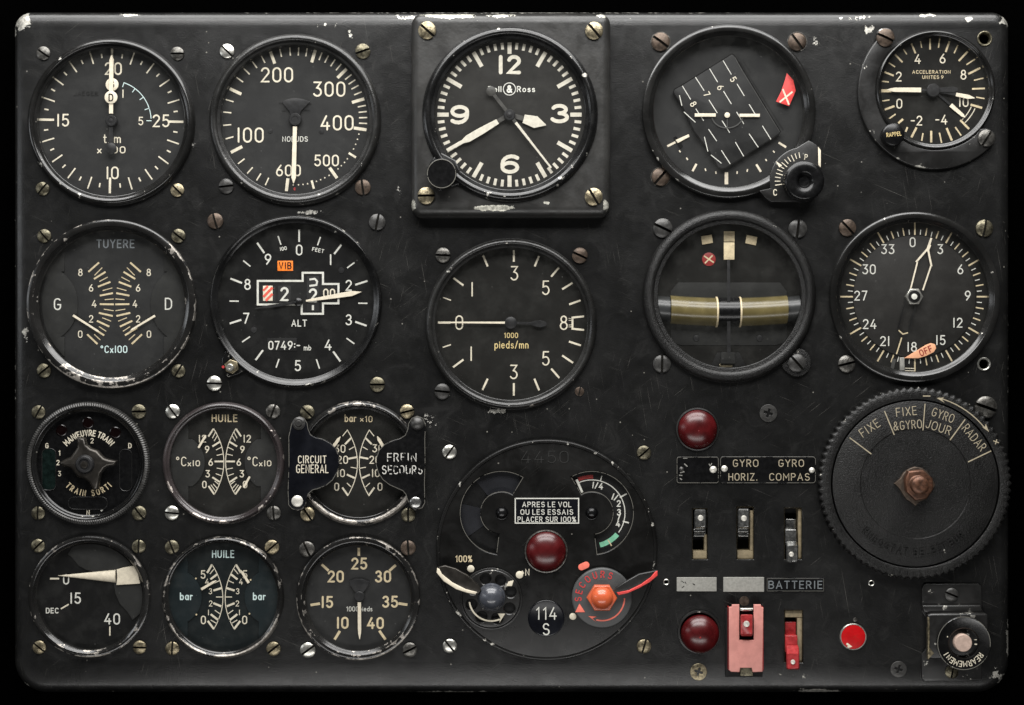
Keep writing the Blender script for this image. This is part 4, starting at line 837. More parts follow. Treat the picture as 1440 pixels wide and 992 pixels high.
t.marks([(Z(345, 392), Z(390, 315), 3)], 'needle', z=-4, name='needle', cap=True); t.marks([(Z(660, 668), Z(697, 603), 3)], 'needle', z=-4, name='needle', cap=True)
for q in ((242.7, 579, 10, -50, 'steel'), (383.8, 578.8, 10, 72, 'steel_dark'), (241.6, 721.8, 10, -5, 'steel'), (384.8, 721.8, 10, 92, 'steel_dark')): t.screw(*q)

# M  hydraulic pressure
Z = zoomed(395, 550, 4.958)
t = gauge('hydraulic_pressure_gauge', 'small twin bar x10 pressure gauge half hidden by two name plates', 504, 652, 88, 76, z=(-8, 8), style='round', dial='dial_warm', bezel='bezel_worn', wear=1.0, bottom=1.7)
T = [(447, 372, 490, 328), (470, 473, 530, 462), (460, 583, 515, 608), (428, 673, 467, 728)]
t_ = [(430, 315, 462, 275), (475, 410, 510, 390), (487, 532, 533, 540), (460, 642, 490, 670)]
twin(t, Z, 540, T, t_, [('0', 389, 668, 11.5)], 'lume', wT=2.5, wt=1.2, arc=((462, 270), (534, 502), (465, 733)))
for s_, x, y in (('30', 412, 403), ('20', 430, 480), ('10', 418, 573), ('30', 676, 400), ('20', 655, 480), ('10', 661, 573)): t.text(s_, *Z(x, y), 11.5, sw=1.5)
t.text('bar', *Z(485, 190), 11, 'tan', W=16.5, sw=1.5, name='lettering'); t.text('×10', *Z(595, 196), 9, 'tan', W=17.5, sw=1.2, name='lettering', flag1=True)
for a, b_ in (((367, 388), (415, 318)), ((712, 388), (670, 316))):
    p, q = Z(*a), Z(*b_); ang = math.degrees(math.atan2(q[0]-p[0], p[1]-q[1])); L_ = math.hypot(q[0]-p[0], q[1]-p[1]); t.hand('needle', ang, [(-6, 2.2), (L_-5, 2.2), (L_, .3)], 'needle', -3.5, X=p[0], Y=p[1])
for q in ((432, 580, 10, -42, 'olive'), (572.5, 579, 10, 12, 'brass'), (432.3, 723.5, 10, -58, 'brass'), (574, 724.5, 10, 90, 'olive')): t.screw(*q)
ZP = 13
left = [(160, 190), (182, 225), (188, 265), (205, 305), (240, 325), (290, 335), (345, 365), (385, 410), (403, 460), (405, 510), (392, 565), (360, 620), (315, 658), (260, 680), (220, 690), (192, 715), (180, 745), (172, 795), (150, 822), (118, 832), (80, 822), (55, 795), (50, 700), (57, 500), (55, 320), (75, 230), (95, 195), (130, 178)]
t = Thing('name_plate', 'navy CIRCUIT GENERAL name plate overlapping the bar x10 gauge', 'name plate', 441, 652, 'name plates over the hydraulic gauge', z=ZP); t.dz = ZP
t.poly('plate', [Z(*p) for p in left], 'navy', 4, ZP, 1, wear=1); t.marks([tuple(Z(*p) for p in left+left[:1])+(.8,)], 'edgewear_glint', z=ZP-.5, name='worn_glint_edge')
t.text('CIRCUIT', *Z(218, 478), 11, 'lume', W=40, sw=1.2, name='lettering'); t.text('GENERAL', *Z(219, 543), 12, 'lume', W=45.5, sw=1.2, name='lettering')
t.lathe('rivet', [(8.2, ZP-1), (8, ZP+2), (6.5, ZP+3), (.1, ZP+3.2)], 'rivet', *Z(113, 770), 32, cap1=False, label='bright round rivet head'); t.lathe('rivet', [(9.5, ZP-2), (9, ZP+1), (6.5, ZP+2.6), (5, ZP+2.4), (3.5, ZP+4.5), (.1, ZP+4.6)], 'blackscrew', *Z(122, 228), 32, cap1=False)
for X, Y in (Z(113, 770), Z(122, 228)): t.lathe('spacer', [(7, -1), (7, 5)], 'blackscrew', X, Y, 24)
right = [(915, 190), (892, 225), (885, 268), (868, 310), (830, 332), (780, 345), (725, 372), (685, 415), (667, 465), (665, 515), (680, 570), (712, 618), (760, 655), (815, 680), (850, 695), (872, 720), (885, 760), (905, 805), (935, 830), (985, 815), (1003, 780), (1000, 640), (1005, 500), (1003, 330), (1008, 240), (990, 190), (950, 175)]
t = Thing('name_plate', 'navy name plate with half-erased FREIN SECOURS overlapping the bar x10 gauge', 'name plate', 565, 652, 'name plates over the hydraulic gauge', z=ZP); t.dz = ZP
t.poly('plate', [Z(*p) for p in right], 'gloss_black', 4, ZP, 1, wear=1); t.marks([tuple(Z(*p) for p in right+right[:1])+(.8,)], 'edgewear_glint', z=ZP-.5, name='worn_glint_edge')
t.text('FREIN', *Z(843, 463), 12, 'wornprint', W=41, sw=1.3, name='lettering'); t.text('SECOURS', *Z(846, 550), 12.5, 'wornprint', W=57, sw=1.3, name='lettering')
t.lathe('rivet', [(8.4, ZP-1), (8, ZP+2), (6.5, ZP+3), (.1, ZP+3.4)], 'chrome', *Z(938, 780), 32, cap1=False, label='scratched bright rivet head'); t.lathe('rivet', [(10, ZP-2), (9.4, ZP+1), (6.5, ZP+3.6), (.1, ZP+4.6)], 'blackscrew', *Z(950, 230), 32, cap1=False)
for X, Y in (Z(938, 780), Z(950, 230)): t.lathe('spacer', [(7, -1), (7, 5)], 'blackscrew', X, Y, 24)

# N  deceleration / trim gauge
Z = zoomed(20, 740, 4.96)
t = gauge('flag_position_gauge', 'small DEC gauge marked 0, 15 and 40 with a broad cream cone pointer', 125.5, 840, 85.5, 75, z=(-8, 9), bx=125, by=839.5, style='flat', bezel='bezel_worn', dial='dial_deep', wear=.75, bottom=1.5)
t.poly('dial_mask', [Z(372, 196), Z(405, 222), Z(450, 278), Z(500, 305), Z(560, 320), Z(640, 345), Z(695, 400), Z(705, 470), Z(735, 540), Z(790, 600), Z(825, 655)]+[(125.5+75*math.sin(math.radians(a)), 840-75*math.cos(math.radians(a))) for a in range(108, -24, -7)], 'mask', -8, -6, .3)
t.marks([(Z(250, 367), Z(313, 367), 2.4), (Z(325, 578), Z(380, 546), 2), (Z(667, 700), Z(667, 765), 1.8)], 'lume')
t.text('0', *Z(362, 372), 14.5, 'white', sw=1.8); t.text('15', *Z(427, 503), 16, 'white', sw=2); t.text('40', *Z(683, 648), 16, 'white', sw=2); t.text('DEC', *Z(265, 590), 8, 'white', W=18, sw=1.3, name='lettering')
# half cone pointer
def half_cone(t, tip, a, b_, z0):
    T0 = t.at(*tip, z0+2); A0 = t.at(*a, z0+2); B0 = t.at(*b_, z0+2); V = []; F = []; n = 12
    for k, f in enumerate((0.02, .5, 1.0)):
        p = [T0[i]+(A0[i]-T0[i])*f for i in (0, 1)]; q = [T0[i]+(B0[i]-T0[i])*f for i in (0, 1)]
        hw = math.hypot(p[0]-q[0], p[1]-q[1])/2
        for j in range(n+1):
            u = math.pi*j/n; s_ = (1-math.cos(u))/2; V.append((p[0]+(q[0]-p[0])*s_, p[1]+(q[1]-p[1])*s_, z0+hw*0.55*math.sin(u)))
    for k in range(2):
        for j in range(n): F.append((k*13+j, k*13+j+1, (k+1)*13+j+1, (k+1)*13+j))
    F.append(tuple(26+j for j in range(13)))
    return V, F
t.add('cone_pointer', half_cone(t, Z(295, 347), Z(706, 306), Z(706, 396), -5.8), 'needle')
t.poly('pointer_base', [Z(714, 303), Z(760, 290), Z(833, 277), Z(862, 330), Z(878, 402), Z(712, 412), Z(718, 360)], 'needle', -6, -3.2, .5)
for q in ((53, 768, 9.5, 42, 'olive'), (194.8, 769, 9.5, 88, 'olive'), (54.9, 910.8, 9.3, -38, 'brass'), (196, 910.8, 9.5, 0, 'brass')): t.screw(*q)

# O  oil pressure
Z = zoomed(215, 740, 4.96)
t = gauge('oil_pressure_gauge', 'small twin HUILE oil pressure gauge in bar with teal-black dial', 313.3, 840, 86, 77, z=(-8, 9), bx=312.8, by=841, style='round', bezel='bezel_worn', dial='dial_teal', wear=1.12, bottom=1.6)
masks(t, 313.8, 840, 77, 50, 34, 40, 70, 'mask_teal')
T = [(378, 327, 412, 270), (402, 372, 447, 337), (422, 450, 478, 433), (422, 538, 477, 560), (403, 615, 458, 658), (383, 662, 425, 718)]
t_ = [(398, 335, 426, 300), (428, 398, 466, 380), (440, 495, 486, 495), (432, 587, 467, 612), (403, 655, 445, 680)]
twin(t, Z, 496, T, t_, [('5', 350, 338, 12), ('4', 378, 388, 8.5), ('3', 401, 455, 8.5), ('2', 403, 540, 8.5), ('1', 388, 603, 8), ('0', 352, 655, 12)], 'lume', wT=2.8, wt=1.2, arc=((412, 267), (488, 495), (424, 720)), round3=True)
for X, Y in ((300, 366), (303, 618), (681, 376), (673, 612)): t.lathe('luminous_dot', [(1.3, -6), (1.2, -5.6)], 'tan', *Z(X, Y), 12)
for X in (233, 742): t.text('bar', *Z(X, 490), 11, 'palegreen', W=18, sw=1.6, z=-5.7, name='lettering')
t.text('HUILE', *Z(490, 195), 11, 'palegreen', W=31.5, sw=1.5, name='lettering')
for a, b_ in (((337, 442), (442, 380)), ((668, 398), (612, 308))):
    p, q = Z(*a), Z(*b_); ang = math.degrees(math.atan2(q[0]-p[0], p[1]-q[1])); L_ = math.hypot(q[0]-p[0], q[1]-p[1]); t.hand('needle', ang, [(0, 1.8), (L_*.8, 1.7), (L_, .4)], 'needle', -3.5, X=p[0], Y=p[1])
for q in ((241.6, 770, 9.8, 110, 'olive'), (382.3, 769.8, 10, 42, 'brass'), (242.2, 912.4, 9.6, 90, 'brass'), (384.4, 913, 10, 40, 'brass')): t.screw(*q)

# P  cabin altitude
Z = zoomed(405, 740, 4.96)
t = gauge('cabin_altimeter', 'small cabin altitude gauge marked 10 to 40, needle pointing straight down', 505, 840, 87, 74, z=(-8, 9), bx=503.5, by=842, style='flat', bezel='bezel_worn', dial='dial', wear=1.05)
S_ = '494,152,494,208;235,268,283,312;752,272,707,312;157,551,223,541;833,549,770,540;325,792,362,732;680,792,637,730'
t.marks([(Z(*q[:2]), Z(*q[2:4]), 3.6) for q in [tuple(map(float, u.split(','))) for u in S_.split(';')]], 'tan')
for s_, x, y in (('25', 497, 262), ('20', 333, 352), ('30', 663, 352), ('15', 273, 530), ('35', 712, 528), ('10', 380, 675), ('40', 610, 677)): t.text(s_, *Z(x, y), 17, 'tan', sw=2.7, round3=True)
t.text('1000pieds', *Z(497, 578), 7, 'white', W=37, sw=.8, name='lettering', flag1=True)
t.poly('counterweight', [Z(478, 478), Z(430, 410), Z(430, 385), Z(470, 370), Z(520, 370), Z(568, 390), Z(560, 415), Z(515, 478)], 'hub', -6, -4, .4)
t.hand('needle', 179.5, [(8, 2.4), (46, 2.4), (52, 2.0), (60, .4)], 'needle', -2.5, X=505.2, Y=839.4); t.lathe('hub', [(7.4, -7), (7.4, -2.4), (6.4, -1.6), (.1, -1.6)], 'hub', 505.2, 839.4, 32, cap1=False)
t.marks([(Z(215, 225), Z(232, 240), 1), (Z(770, 245), Z(760, 258), 1), (Z(205, 778), Z(222, 765), 1), (Z(745, 785), Z(757, 798), 1)], 'ghost', z=8.2)
for q in ((431.6, 772.7, 11, -68, 'steel_dark'), (573.8, 771, 10.5, 95, 'rusty'), (432.8, 914.8, 10.8, 38, 'steel'), (576, 914.4, 10.5, 24, 'steel_dark')): t.screw(*q)

# ================================================================== Q  oxygen regulator
Z = zoomed(600, 600, 2.918); ZR = 6
t = Thing('oxygen_regulator', 'big round oxygen regulator with red lamp and two lever knobs', 'regulator', 769, 774, z=ZR); t.dz = ZR
lw, rw = Z(308, 355), Z(678, 355)
secL = [(a, -b_) for a, b_ in sector(lw[0], -lw[1], 30, 58.5, 187, 391)]; secR = [(a, -b_) for a, b_ in sector(rw[0], -rw[1], 30, 58.5, 330, 533)]
t.poly('face_plate', circ(769, 774, 152.5, 128), 'regulator', -8, ZR, 2.2, holes=[secL, secR, circ(768, 775.8, 29.5, 40)])
k = kk(ZR)
t.lathe('rim', [(150.5*k, ZR-1), (151*k, ZR+1.2), (153*k, ZR+1.6), (155*k, ZR+.6), (156.5*k, -2)], 'regulator', 769, 774, 160, cap1=False, zc=ZR, wear=[.3, .9, 1, .9, .2], wang=lambda a: .75)
for (a0, a1, m_) in ((321, 391, 'sector'), (283, 321, 'ghost'), (235, 283, 'sector'), (187, 235, 'ghost')):
    t.poly('blinker_sector', [(a, -b_) for a, b_ in sector(lw[0], -lw[1], 26, 64, a0, a1)], m_, -6, -3 if m_ == 'sector' else -4)
for q in (secL, secR): t.marks([tuple(q+q[:1])+(.7,)], 'edgewear_glint', z=ZR-.6, name='worn_glint_edge')  # painted highlight along the window bevel edges
t.poly('flow_scale', [(a, -b_) for a, b_ in sector(rw[0], -rw[1], 26, 64, 326, 537)], 'void', -6, -4)
t.marks([tuple((rw[0]+46.5*math.sin(math.radians(a)), rw[1]-46.5*math.cos(math.radians(a))) for a in range(-24, 130, 5))+(1.3,)]+[radial(*rw, 15, 47, 54, 1.4), radial(*rw, 61, 45, 56, 2), radial(*rw, 105, 45, 54, 2)], 'white', z=-4)
t.marks([tuple((rw[0]+51*math.sin(math.radians(a)), rw[1]-51*math.cos(math.radians(a))) for a in range(-22, 3, 4))+(5,)], 'darkred', z=-4); t.marks([tuple((rw[0]+46.5*math.sin(math.radians(a)), rw[1]-46.5*math.cos(math.radians(a))) for a in range(130, 170, 4))+(7,)], 'green', z=-4); t.marks([radial(*rw, 149, 44, 54, 1.6)], 'tan', z=-3.9)
for s_, x, y, r_ in (('1/4', 702, 243, -8), ('1/', 772, 290, -20), ('2', 788, 316, 0), ('3', 789, 352, 0), ('/', 789, 374, 0), ('4', 785, 399, 0)): t.text(s_, *Z(x, y), 9.5, 'white', z=-4, sw=1.6, rot=r_, round3=True)
t.hand('flow_needle', 156, [(0, 1.8), (20, 1.6)], 'white', -1.5, X=Z(615, 218)[0], Y=Z(615, 218)[1])
for (X, Y) in (lw, rw): t.lathe('boss', [(9.4, ZR-1), (9.4, ZR+.8), (8.4, ZR+1), (8, ZR), (7.4, ZR+1), (6.2, ZR+4), (4, ZR+5.6), (.1, ZR+6)], 'gloss_black', X, Y+.6, 40, cap1=False)
x0, y0 = Z(360, 292); x1, y1 = Z(627, 400)
pl = t.poly('placard', rrect(x0, y0, x1, y1, .6, 2), 'navy', ZR, ZR+1, .2)
t.marks([((x0+1.2, y0+1.2), (x1-1.2, y0+1.2), (x1-1.2, y1-1.2), (x0+1.2, y1-1.2), (x0+1.2, y0+.6), 1.5)], 'white', z=ZR+1, parent=pl, name='placard_border')
for s_, y, W_ in (('APRES LE VOL', 320, 69), ('OU LES ESSAIS', 351, 74), ('PLACER SUR 100%', 381, 82)): t.text(s_, *Z(493, y), 7.7, 'white', z=ZR+1, W=W_, sw=1.0, parent=pl, name='lettering')
def lamp(t, X, Y, z, r=27, ring=30.5, hh=15, knurl=False, off=(0, 0)):
    t.lathe('lamp_ring', [(r-1, z-4), (r, z+2.6), (r+.8, z+3.4), (ring-.6, z+3), (ring, z+1), (ring+.2, -4)], 'steel_dark' if knurl else 'satin', X, Y, 160 if knurl else 80, cap1=False, zc=z+3, wear=[0, .3, 1, 1, .6, .2], rmod=(lambda i, j: .985 if (i % 2 and j >= 3) else 1) if knurl else None, ang=25)
    le = t.lathe('lens', [(r*math.cos(math.radians(a)), z+1+hh*math.sin(math.radians(a))) for a in range(0, 89, 6)]+[(.1, z+1+hh)], 'redlens', X+off[0], Y+off[1], 64, cap1=False, zc=z+3)
    return le
lamp(t, 768, 775.8, ZR, 27.8, 30.8, 15, True)
# left knob
kx, ky = 690.8, 842.6
HOLES.append((769, 774, 149))
hl = [circ(kx+29*math.sin(math.radians(a)), ky-29*math.cos(math.radians(a)), 7.8, 20) for a in (344, 27, 71, 118, 163, 208, 253, 298)]
kp = t.poly('selector_disc', circ(kx, ky, 41, 72), 'satin', ZR, ZR+7, 1.6, holes=hl, wear=.8); t.lathe('disc_skirt', [(43.5, ZR-1), (43.5, ZR+2.5), (42.4, ZR+3), (41.2, ZR+3)], 'satin', kx, ky, 80, cap1=False, wear=[0, .9, .9, 0], zc=ZR+3)
t.lathe('recess_floor', [(.1, ZR+.6), (40, ZR+.6)], 'void', kx, ky, 40, cap1=False)
t.marks([tuple((kx+31*math.sin(math.radians(a)), ky-31*math.cos(math.radians(a))) for a in range(262, 152, -7))+(2.2,)], 'lume', z=ZR+7.1); t.poly('arrow_head', [Z(292, 768), Z(322, 768), Z(298, 806), Z(303, 786)], 'lume', ZR+7, ZR+7.6)
t.poly('pointer_mark', [Z(327, 655), Z(335, 637), Z(357, 631), Z(350, 655)], 'lume', ZR+7, ZR+8, .2)
t.lathe('selector_cap', [(19.5, ZR+7), (19.5, ZR+9), (18.4, ZR+11)]+[(17.6*math.cos(math.radians(a)), ZR+12+15*math.sin(math.radians(a))) for a in range(0, 89, 9)]+[(.1, ZR+27)], 'knobgrey', kx, ky, 48, cap1=False)
def lever(t, pts, edge, m_edge, z0, z1):
    o = t.poly('lever', [Z(*p) for p in pts], 'bronze' if m_edge == 'needle' else 'satin', z0, z1, 1.5)
    t.poly('painted_edge', [Z(*p) for p in edge], m_edge, z0+1, z1+1.5, 1.0, parent=o)
lever(t, [(45, 578), (75, 570), (120, 583), (170, 612), (213, 652), (225, 672), (210, 690), (150, 665), (90, 638), (55, 605)], [(43, 582), (40, 600), (70, 636), (120, 668), (165, 683), (200, 690), (207, 680), (160, 668), (105, 640), (62, 605), (52, 585)], 'needle', ZR+12, ZR+19)
t.text('100%', *Z(152, 543), 9.5, 'tan', W=24, sw=1.3, name='lettering', flag1=True); t.text('N', *Z(413, 598), 9.5, 'lume', sw=1.3, name='lettering')
for X, Y, r_ in ((181, 584, 5), (381, 609, 5.2), (600, 780, 4.8)): t.lathe('index_dot', [(r_, ZR), (r_, ZR+.8), (r_-.6, ZR+1.2)], 'lume', *Z(X, Y), 24)
t.marks([(Z(380, 606), Z(397, 597), 4.5)], 'lume', z=ZR)
# right knob
kx, ky = 846.7, 841.6
t.lathe('selector_disc', [(42.5, ZR), (42.5, ZR+5), (41.5, ZR+6.4), (40, ZR+7)], 'discgrey', kx, ky, 80)
t.arctext('SECOURS', kx, ky, 33.5, 262, 386, 10, 'redprint', z=ZR+7, sw=1.5)
t.marks([tuple((kx+31.5*math.sin(math.radians(a)), ky-31.5*math.cos(math.radians(a))) for a in range(90, 202, 7))+(2,)], 'pinkred', z=ZR+7.1); t.poly('arrow_head', [Z(663, 778), Z(698, 780), Z(680, 788), Z(697, 803)], 'pinkred', ZR+7, ZR+7.6); t.poly('arrow_head', [Z(627, 727), Z(650, 762), Z(610, 762)], 'pinkred', ZR+7, ZR+7.6)
hx_ = t.poly('hex_knob', [(kx+21.5*math.cos(math.radians(60*i)), ky+20.5*math.sin(math.radians(60*i))) for i in range(6)], 'orange', ZR+7, ZR+19, 2)
t.lathe('knob_dome', [(15.5*math.cos(math.radians(a)), ZR+18+13*math.sin(math.radians(a))) for a in range(0, 89, 9)]+[(.1, ZR+31)], 'orange', kx, ky, 48, parent=hx_, cap1=False, zc=ZR+20)
lever(t, [(945, 590), (915, 596), (870, 605), (815, 637), (775, 662), (768, 678), (790, 685), (850, 668), (915, 630), (943, 605)], [(947, 593), (948, 612), (915, 640), (870, 665), (825, 685), (788, 693), (780, 682), (830, 672), (880, 647), (920, 618), (938, 596)], 'rededge', ZR+12, ZR+19)
px_, py_ = Z(645, 573)
P = circ(0, 0, 4.6, 10, 90, 270); P = [(a-3.6, b_) for a, b_ in P]+[(-a+3.6, -b_) for a, b_ in P]
cs, sn = math.cos(math.radians(-24)), math.sin(math.radians(-24))
t.poly('index_pill', [(px_+a*cs-b_*sn, py_+a*sn+b_*cs) for a, b_ in P], 'pinkred', ZR, ZR+1, .3)
o = t.lathe('number_tab', [(25.5, ZR-1), (25.5, ZR+1.4), (24.6, ZR+2), (23.6, ZR+1.4), (.1, ZR+1.3)], 'navy', 768, 869.7, 64, cap1=False)
t.text('114', *Z(490, 767), 18, 'white', z=ZR+1.3, sw=1.7, W=30, flag1=True, parent=o); t.text('S', *Z(490, 832), 17, 'white', z=ZR+1.3, sw=1.8, parent=o, name='lettering')
t.text('4450', *Z(485, 125), 17, 'faint', z=ZR, sw=.9, W=66, name='scratched_number')
for q in ((632, 636, 10, 55, 'steel'), (905.7, 637, 10, 40, 'olive'), (632.6, 909, 10, -52, 'steel'), (905.7, 909.5, 10, 72, 'brass')): t.screw(*q)

# ================================================================== lamps, plates, switches
t = Thing('warning_lamp', 'domed dark red warning lamp above the GYRO HORIZ. plate', 'lamp', 981, 604, 'red warning lamps', z=3); lamp(t, 981, 604, 0, 27.5, 30.5, 16); HOLES.append((981, 604, 29))
t.lathe('painted_glow_point', [(2, 15.6), (1.5, 16.6), (.1, 17.2)], 'lampglow', 983, 606, 12, cap1=False)  # raised red spot at the lens tip, glow painted as colour
t = Thing('warning_lamp', 'domed dark red warning lamp below the blank grey plates', 'lamp', 983.5, 890, 'red warning lamps', z=3); lamp(t, 983.5, 889, 0, 27, 30.5, 19, off=(1, 3)); HOLES.append((983.5, 889, 29))
t.lathe('painted_glow_point', [(2, 18.6), (1.5, 19.8), (.1, 20.4)], 'lampglow', 985, 897, 12, cap1=False)  # same painted glow spot on the lower lens
Z = zoomed(930, 550, 4.135)
def nameplate(name, label, x0, y0, x1, y1, mat='gloss_black', z1=2.0, r=2.5, group=None, cat='name plate', bev=.5):
    t = Thing(name, label, cat, (x0+x1)/2, (y0+y1)/2, group, z=z1); t.dz = z1
    t.poly('plate', rrect(x0, y0, x1, y1, r, 4), mat, -.5, z1, bev, wear=.7)
    if cat == 'name plate' and mat == 'gloss_black': q = rrect(x0+.8, y0+.8, x1-.8, y1-.8, r, 4); t.marks([tuple(q+q[:1])+(.7,)], 'edgewear_glint', name='worn_glint_edge')  # thin broken bright line just inside the plate border
    return t
t = nameplate('engraved_plate', 'small black plate with worn-off lettering left of the GYRO plate', 951.3, 642.4, 1011, 680, 'gloss_black', 2, 3, 'engraved plates above the toggle switches')
t.marks([(Z(110, 445), Z(130, 470), Z(112, 475), 1.5), (Z(135, 425), Z(150, 438), 1.4), (Z(105, 490), Z(120, 492), 1.2), (Z(110, 510), Z(118, 515), 1.4), (Z(278, 425), Z(284, 436), Z(293, 422), 1.2), (Z(128, 392), Z(150, 392), .8)], 'greyplate', name='lettering_remains', cap=True)
for X, Y, r_, m_ in ((118, 455, 3.6, 'blackscrew'), (303, 458, 5.2, 'rivet')): t.lathe('rivet', [(r_, 1.5), (r_*.9, 3.4), (r_*.5, 4.6), (.1, 5)], m_, *Z(X, Y), 24, cap1=False)
t = nameplate('engraved_plate', 'black engraved plate reading GYRO HORIZ. and GYRO COMPAS', 1012.4, 642, 1147.6, 680, 'gloss_black', 2, 4, 'engraved plates above the toggle switches')
for s_, x, y, W_ in (('GYRO', 490, 420, 36), ('HORIZ.', 475, 500, 41), ('GYRO', 755, 420, 36), ('COMPAS', 745, 500, 57)): t.text(s_, *Z(x, y), 10.5, 'legend', W=W_, sw=1.15, name='lettering')
for X, Y, r_ in ((368, 453, 4.8), (877, 462, 4.2)): t.lathe('rivet', [(r_, 1.5), (r_*.9, 3.4), (r_*.5, 4.6), (.1, 5)], 'rivet', *Z(X, Y), 24, cap1=False)
def slot(t, x0, y0, x1, y1, depth=26, wall='khaki'):
    """recess liner below a hole in the panel"""
    a0, b0 = t.at(x0, y0, 0); a1, b1 = t.at(x1, y1, 0); xa, xb = a0, a1; ya, yb = b1, b0
    V = [(xa, ya, -.2), (xb, ya, -.2), (xb, yb, -.2), (xa, yb, -.2), (xa, ya, -depth), (xb, ya, -depth), (xb, yb, -depth), (xa, yb, -depth)]
    t.add('slot_liner', (V, [(0, 4, 5, 1), (1, 5, 6, 2), (2, 6, 7, 3), (3, 7, 4, 0)]), wall, smooth=False)
    t.add('slot_floor', ([(xa-1, ya-1, -depth), (xb+1, ya-1, -depth), (xb+1, yb+1, -depth), (xa-1, yb+1, -depth)], [(0, 1, 2, 3)]), 'void', smooth=False)
    HOLES.append([(x0, y0), (x1, y0), (x1, y1), (x0, y1)])
def loft(t, secs):
    """rounded-box sections (X0, Y0, X1, Y1, z) in photo pixels joined to one body"""
    V, F = [], []; m = None
    for (x0, y0, x1, y1, z) in secs:
        P = [t.at(a, b_, z) for a, b_ in rrect(x0, y0, x1, y1, min(2.2, (x1-x0)*.2), 3)]; m = len(P); V += [(a, b_, z) for a, b_ in P]
    for k in range(len(secs)-1):
        for i in range(m): F.append((k*m+i, (k+1)*m+i, (k+1)*m+(i+1) % m, k*m+(i+1) % m))
    F.append(tuple((len(secs)-1)*m+i for i in reversed(range(m))))
    return V, F
G1 = 'toggle switches in the upper row'
def toggle(label, sl, secs, grooves, dot, mat, group, dotr=4.4, wall='khaki', extra=None):
    cx, cy = (sl[0]+sl[2])/2, (sl[1]+sl[3])/2
    t = Thing('toggle_switch', label, 'switch', cx, cy, group, z=0); slot(t, *sl, wall=wall)
    for q in (extra or ()): t.poly('slot_ledge', [(q[0], q[1]), (q[2], q[1]), (q[2], q[3]), (q[0], q[3])], 'khaki', -24, q[4], .4)
    lv = t.add('lever', loft(t, secs), mat, ang=50)
    t.lathe('rivet' if mat == 'chrome' else 'white_dot', [(dotr, secs[-1][4]-.5), (dotr*.8, secs[-1][4]+1.2), (.1, secs[-1][4]+1.8)], 'rivet', *dot, 20, parent=lv, cap1=False)
    for gx0, gy0, gx1, gy1, z_ in grooves: t.poly('lever_step', rrect(gx0, gy0, gx1, gy1, 1, 2), 'chrome' if mat == 'chrome' else mat, -20, z_, 1, parent=lv)
    return t
toggle('metal toggle switch flipped up under the worn-off plate', (974, 716, 994.5, 786.5), [(975.5, 722, 993.5, 745, -20), (976.5, 718, 993, 744, 4), (976.8, 716.6, 992.8, 743, 16), (978, 718, 991.5, 741.5, 18.5)], [(975.5, 744, 992.5, 749, -1), (975.5, 750, 992.5, 755, -5)], (985.4, 729), 'chrome', G1, extra=[(974.4, 775, 994, 786, -3), (990.5, 752, 994.2, 774.8, -4)])
toggle('metal toggle switch flipped up under GYRO HORIZ.', (1036.5, 713.5, 1059.5, 786.5), [(1038, 722, 1054, 745, -20), (1037.5, 717, 1054, 744, 4), (1037.8, 715.6, 1053.8, 743, 16), (1039, 717.5, 1052.5, 741.5, 18.5)], [(1037.5, 744, 1053, 749, -1), (1037.5, 750, 1053, 755, -5)], (1046.4, 729.5), 'chrome', G1, extra=[(1037, 774.5, 1059, 786, -3), (1055, 718, 1059, 774, -4)])
toggle('metal toggle switch flipped down under GYRO COMPAS', (1103.5, 715, 1127, 786.5), [(1105, 750, 1120, 782, -20), (1105.5, 765, 1121, 790, 6), (1106, 766.5, 1122, 791.5, 15), (1107.5, 768, 1121, 790, 17.5)], [(1104.5, 730, 1119.5, 744, -14), (1104.5, 745, 1120, 765, 0)], (1113.2, 780), 'chrome', G1, 3.8, extra=[(1122.5, 716, 1126.6, 786, -4)])
Z = zoomed(930, 780, 4.645)
t = nameplate('blank_plate', 'short blank grey plate, the scuffed one above the lower lamp', 951.7, 812.2, 1007.8, 832, 'greyplate', 1.6, .5, 'blank grey plates'); t.marks([(Z(130, 172), Z(150, 185), .8), (Z(150, 205), Z(135, 218), .8), (Z(205, 190), Z(220, 200), 1.2), (Z(155, 178), Z(162, 192), .9)], 'ghost')
t = nameplate('blank_plate', 'clean blank grey plate beside the BATTERIE plate', 1017.2, 812, 1074.6, 832.6, 'greyplate', 1.6, .5, 'blank grey plates')
t = nameplate('engraved_plate', 'black engraved plate reading BATTERIE', 1078, 813, 1159, 832.2, 'gloss_black', 1.6, .5)
t.text('BATTERIE', *Z(876, 198), 11.5, 'greyprint', W=76, sw=1.5, name='lettering'); t.marks([((1079.2, 814.2), (1157.8, 814.2), (1157.8, 831), (1079.2, 831), (1079.2, 814), .8)], 'ghost_hi', name='engraved_border')
# guarded switch
t = Thing('guarded_switch', 'red toggle under a salmon pink hinged guard', 'switch', 1049, 898, z=0); t.dz = 0
t.lathe('base_hole', [(7, -1), (7, .4), (6, .6)], 'rusty', *Z(542, 305), 24)
t.poly('guard_base', [Z(420, 350), Z(668, 350), Z(662, 800), Z(420, 800)], 'void', -1, 4, .5)
gd = t.poly('guard', [Z(*p) for p in ((463, 328), (510, 328), (510, 560), (604, 560), (604, 328), (650, 328), (655, 345), (667, 348), (662, 768), (597, 770), (590, 742), (516, 742), (512, 770), (455, 768), (442, 755), (442, 345), (460, 342))], 'salmon', 16, 20, 1.2, wear=0)
for a, b_ in ((440, 447), (660, 667)): t.poly('guard_side', [Z(a, 346), Z(b_, 346), Z(b_, 757), Z(a, 757)], 'redplastic', 2, 17.5, 0, parent=gd)
t.poly('hinge_tab', [Z(516, 742), Z(594, 742), Z(600, 795), Z(515, 795)], 'olive', 6, 19, 1, parent=gd)
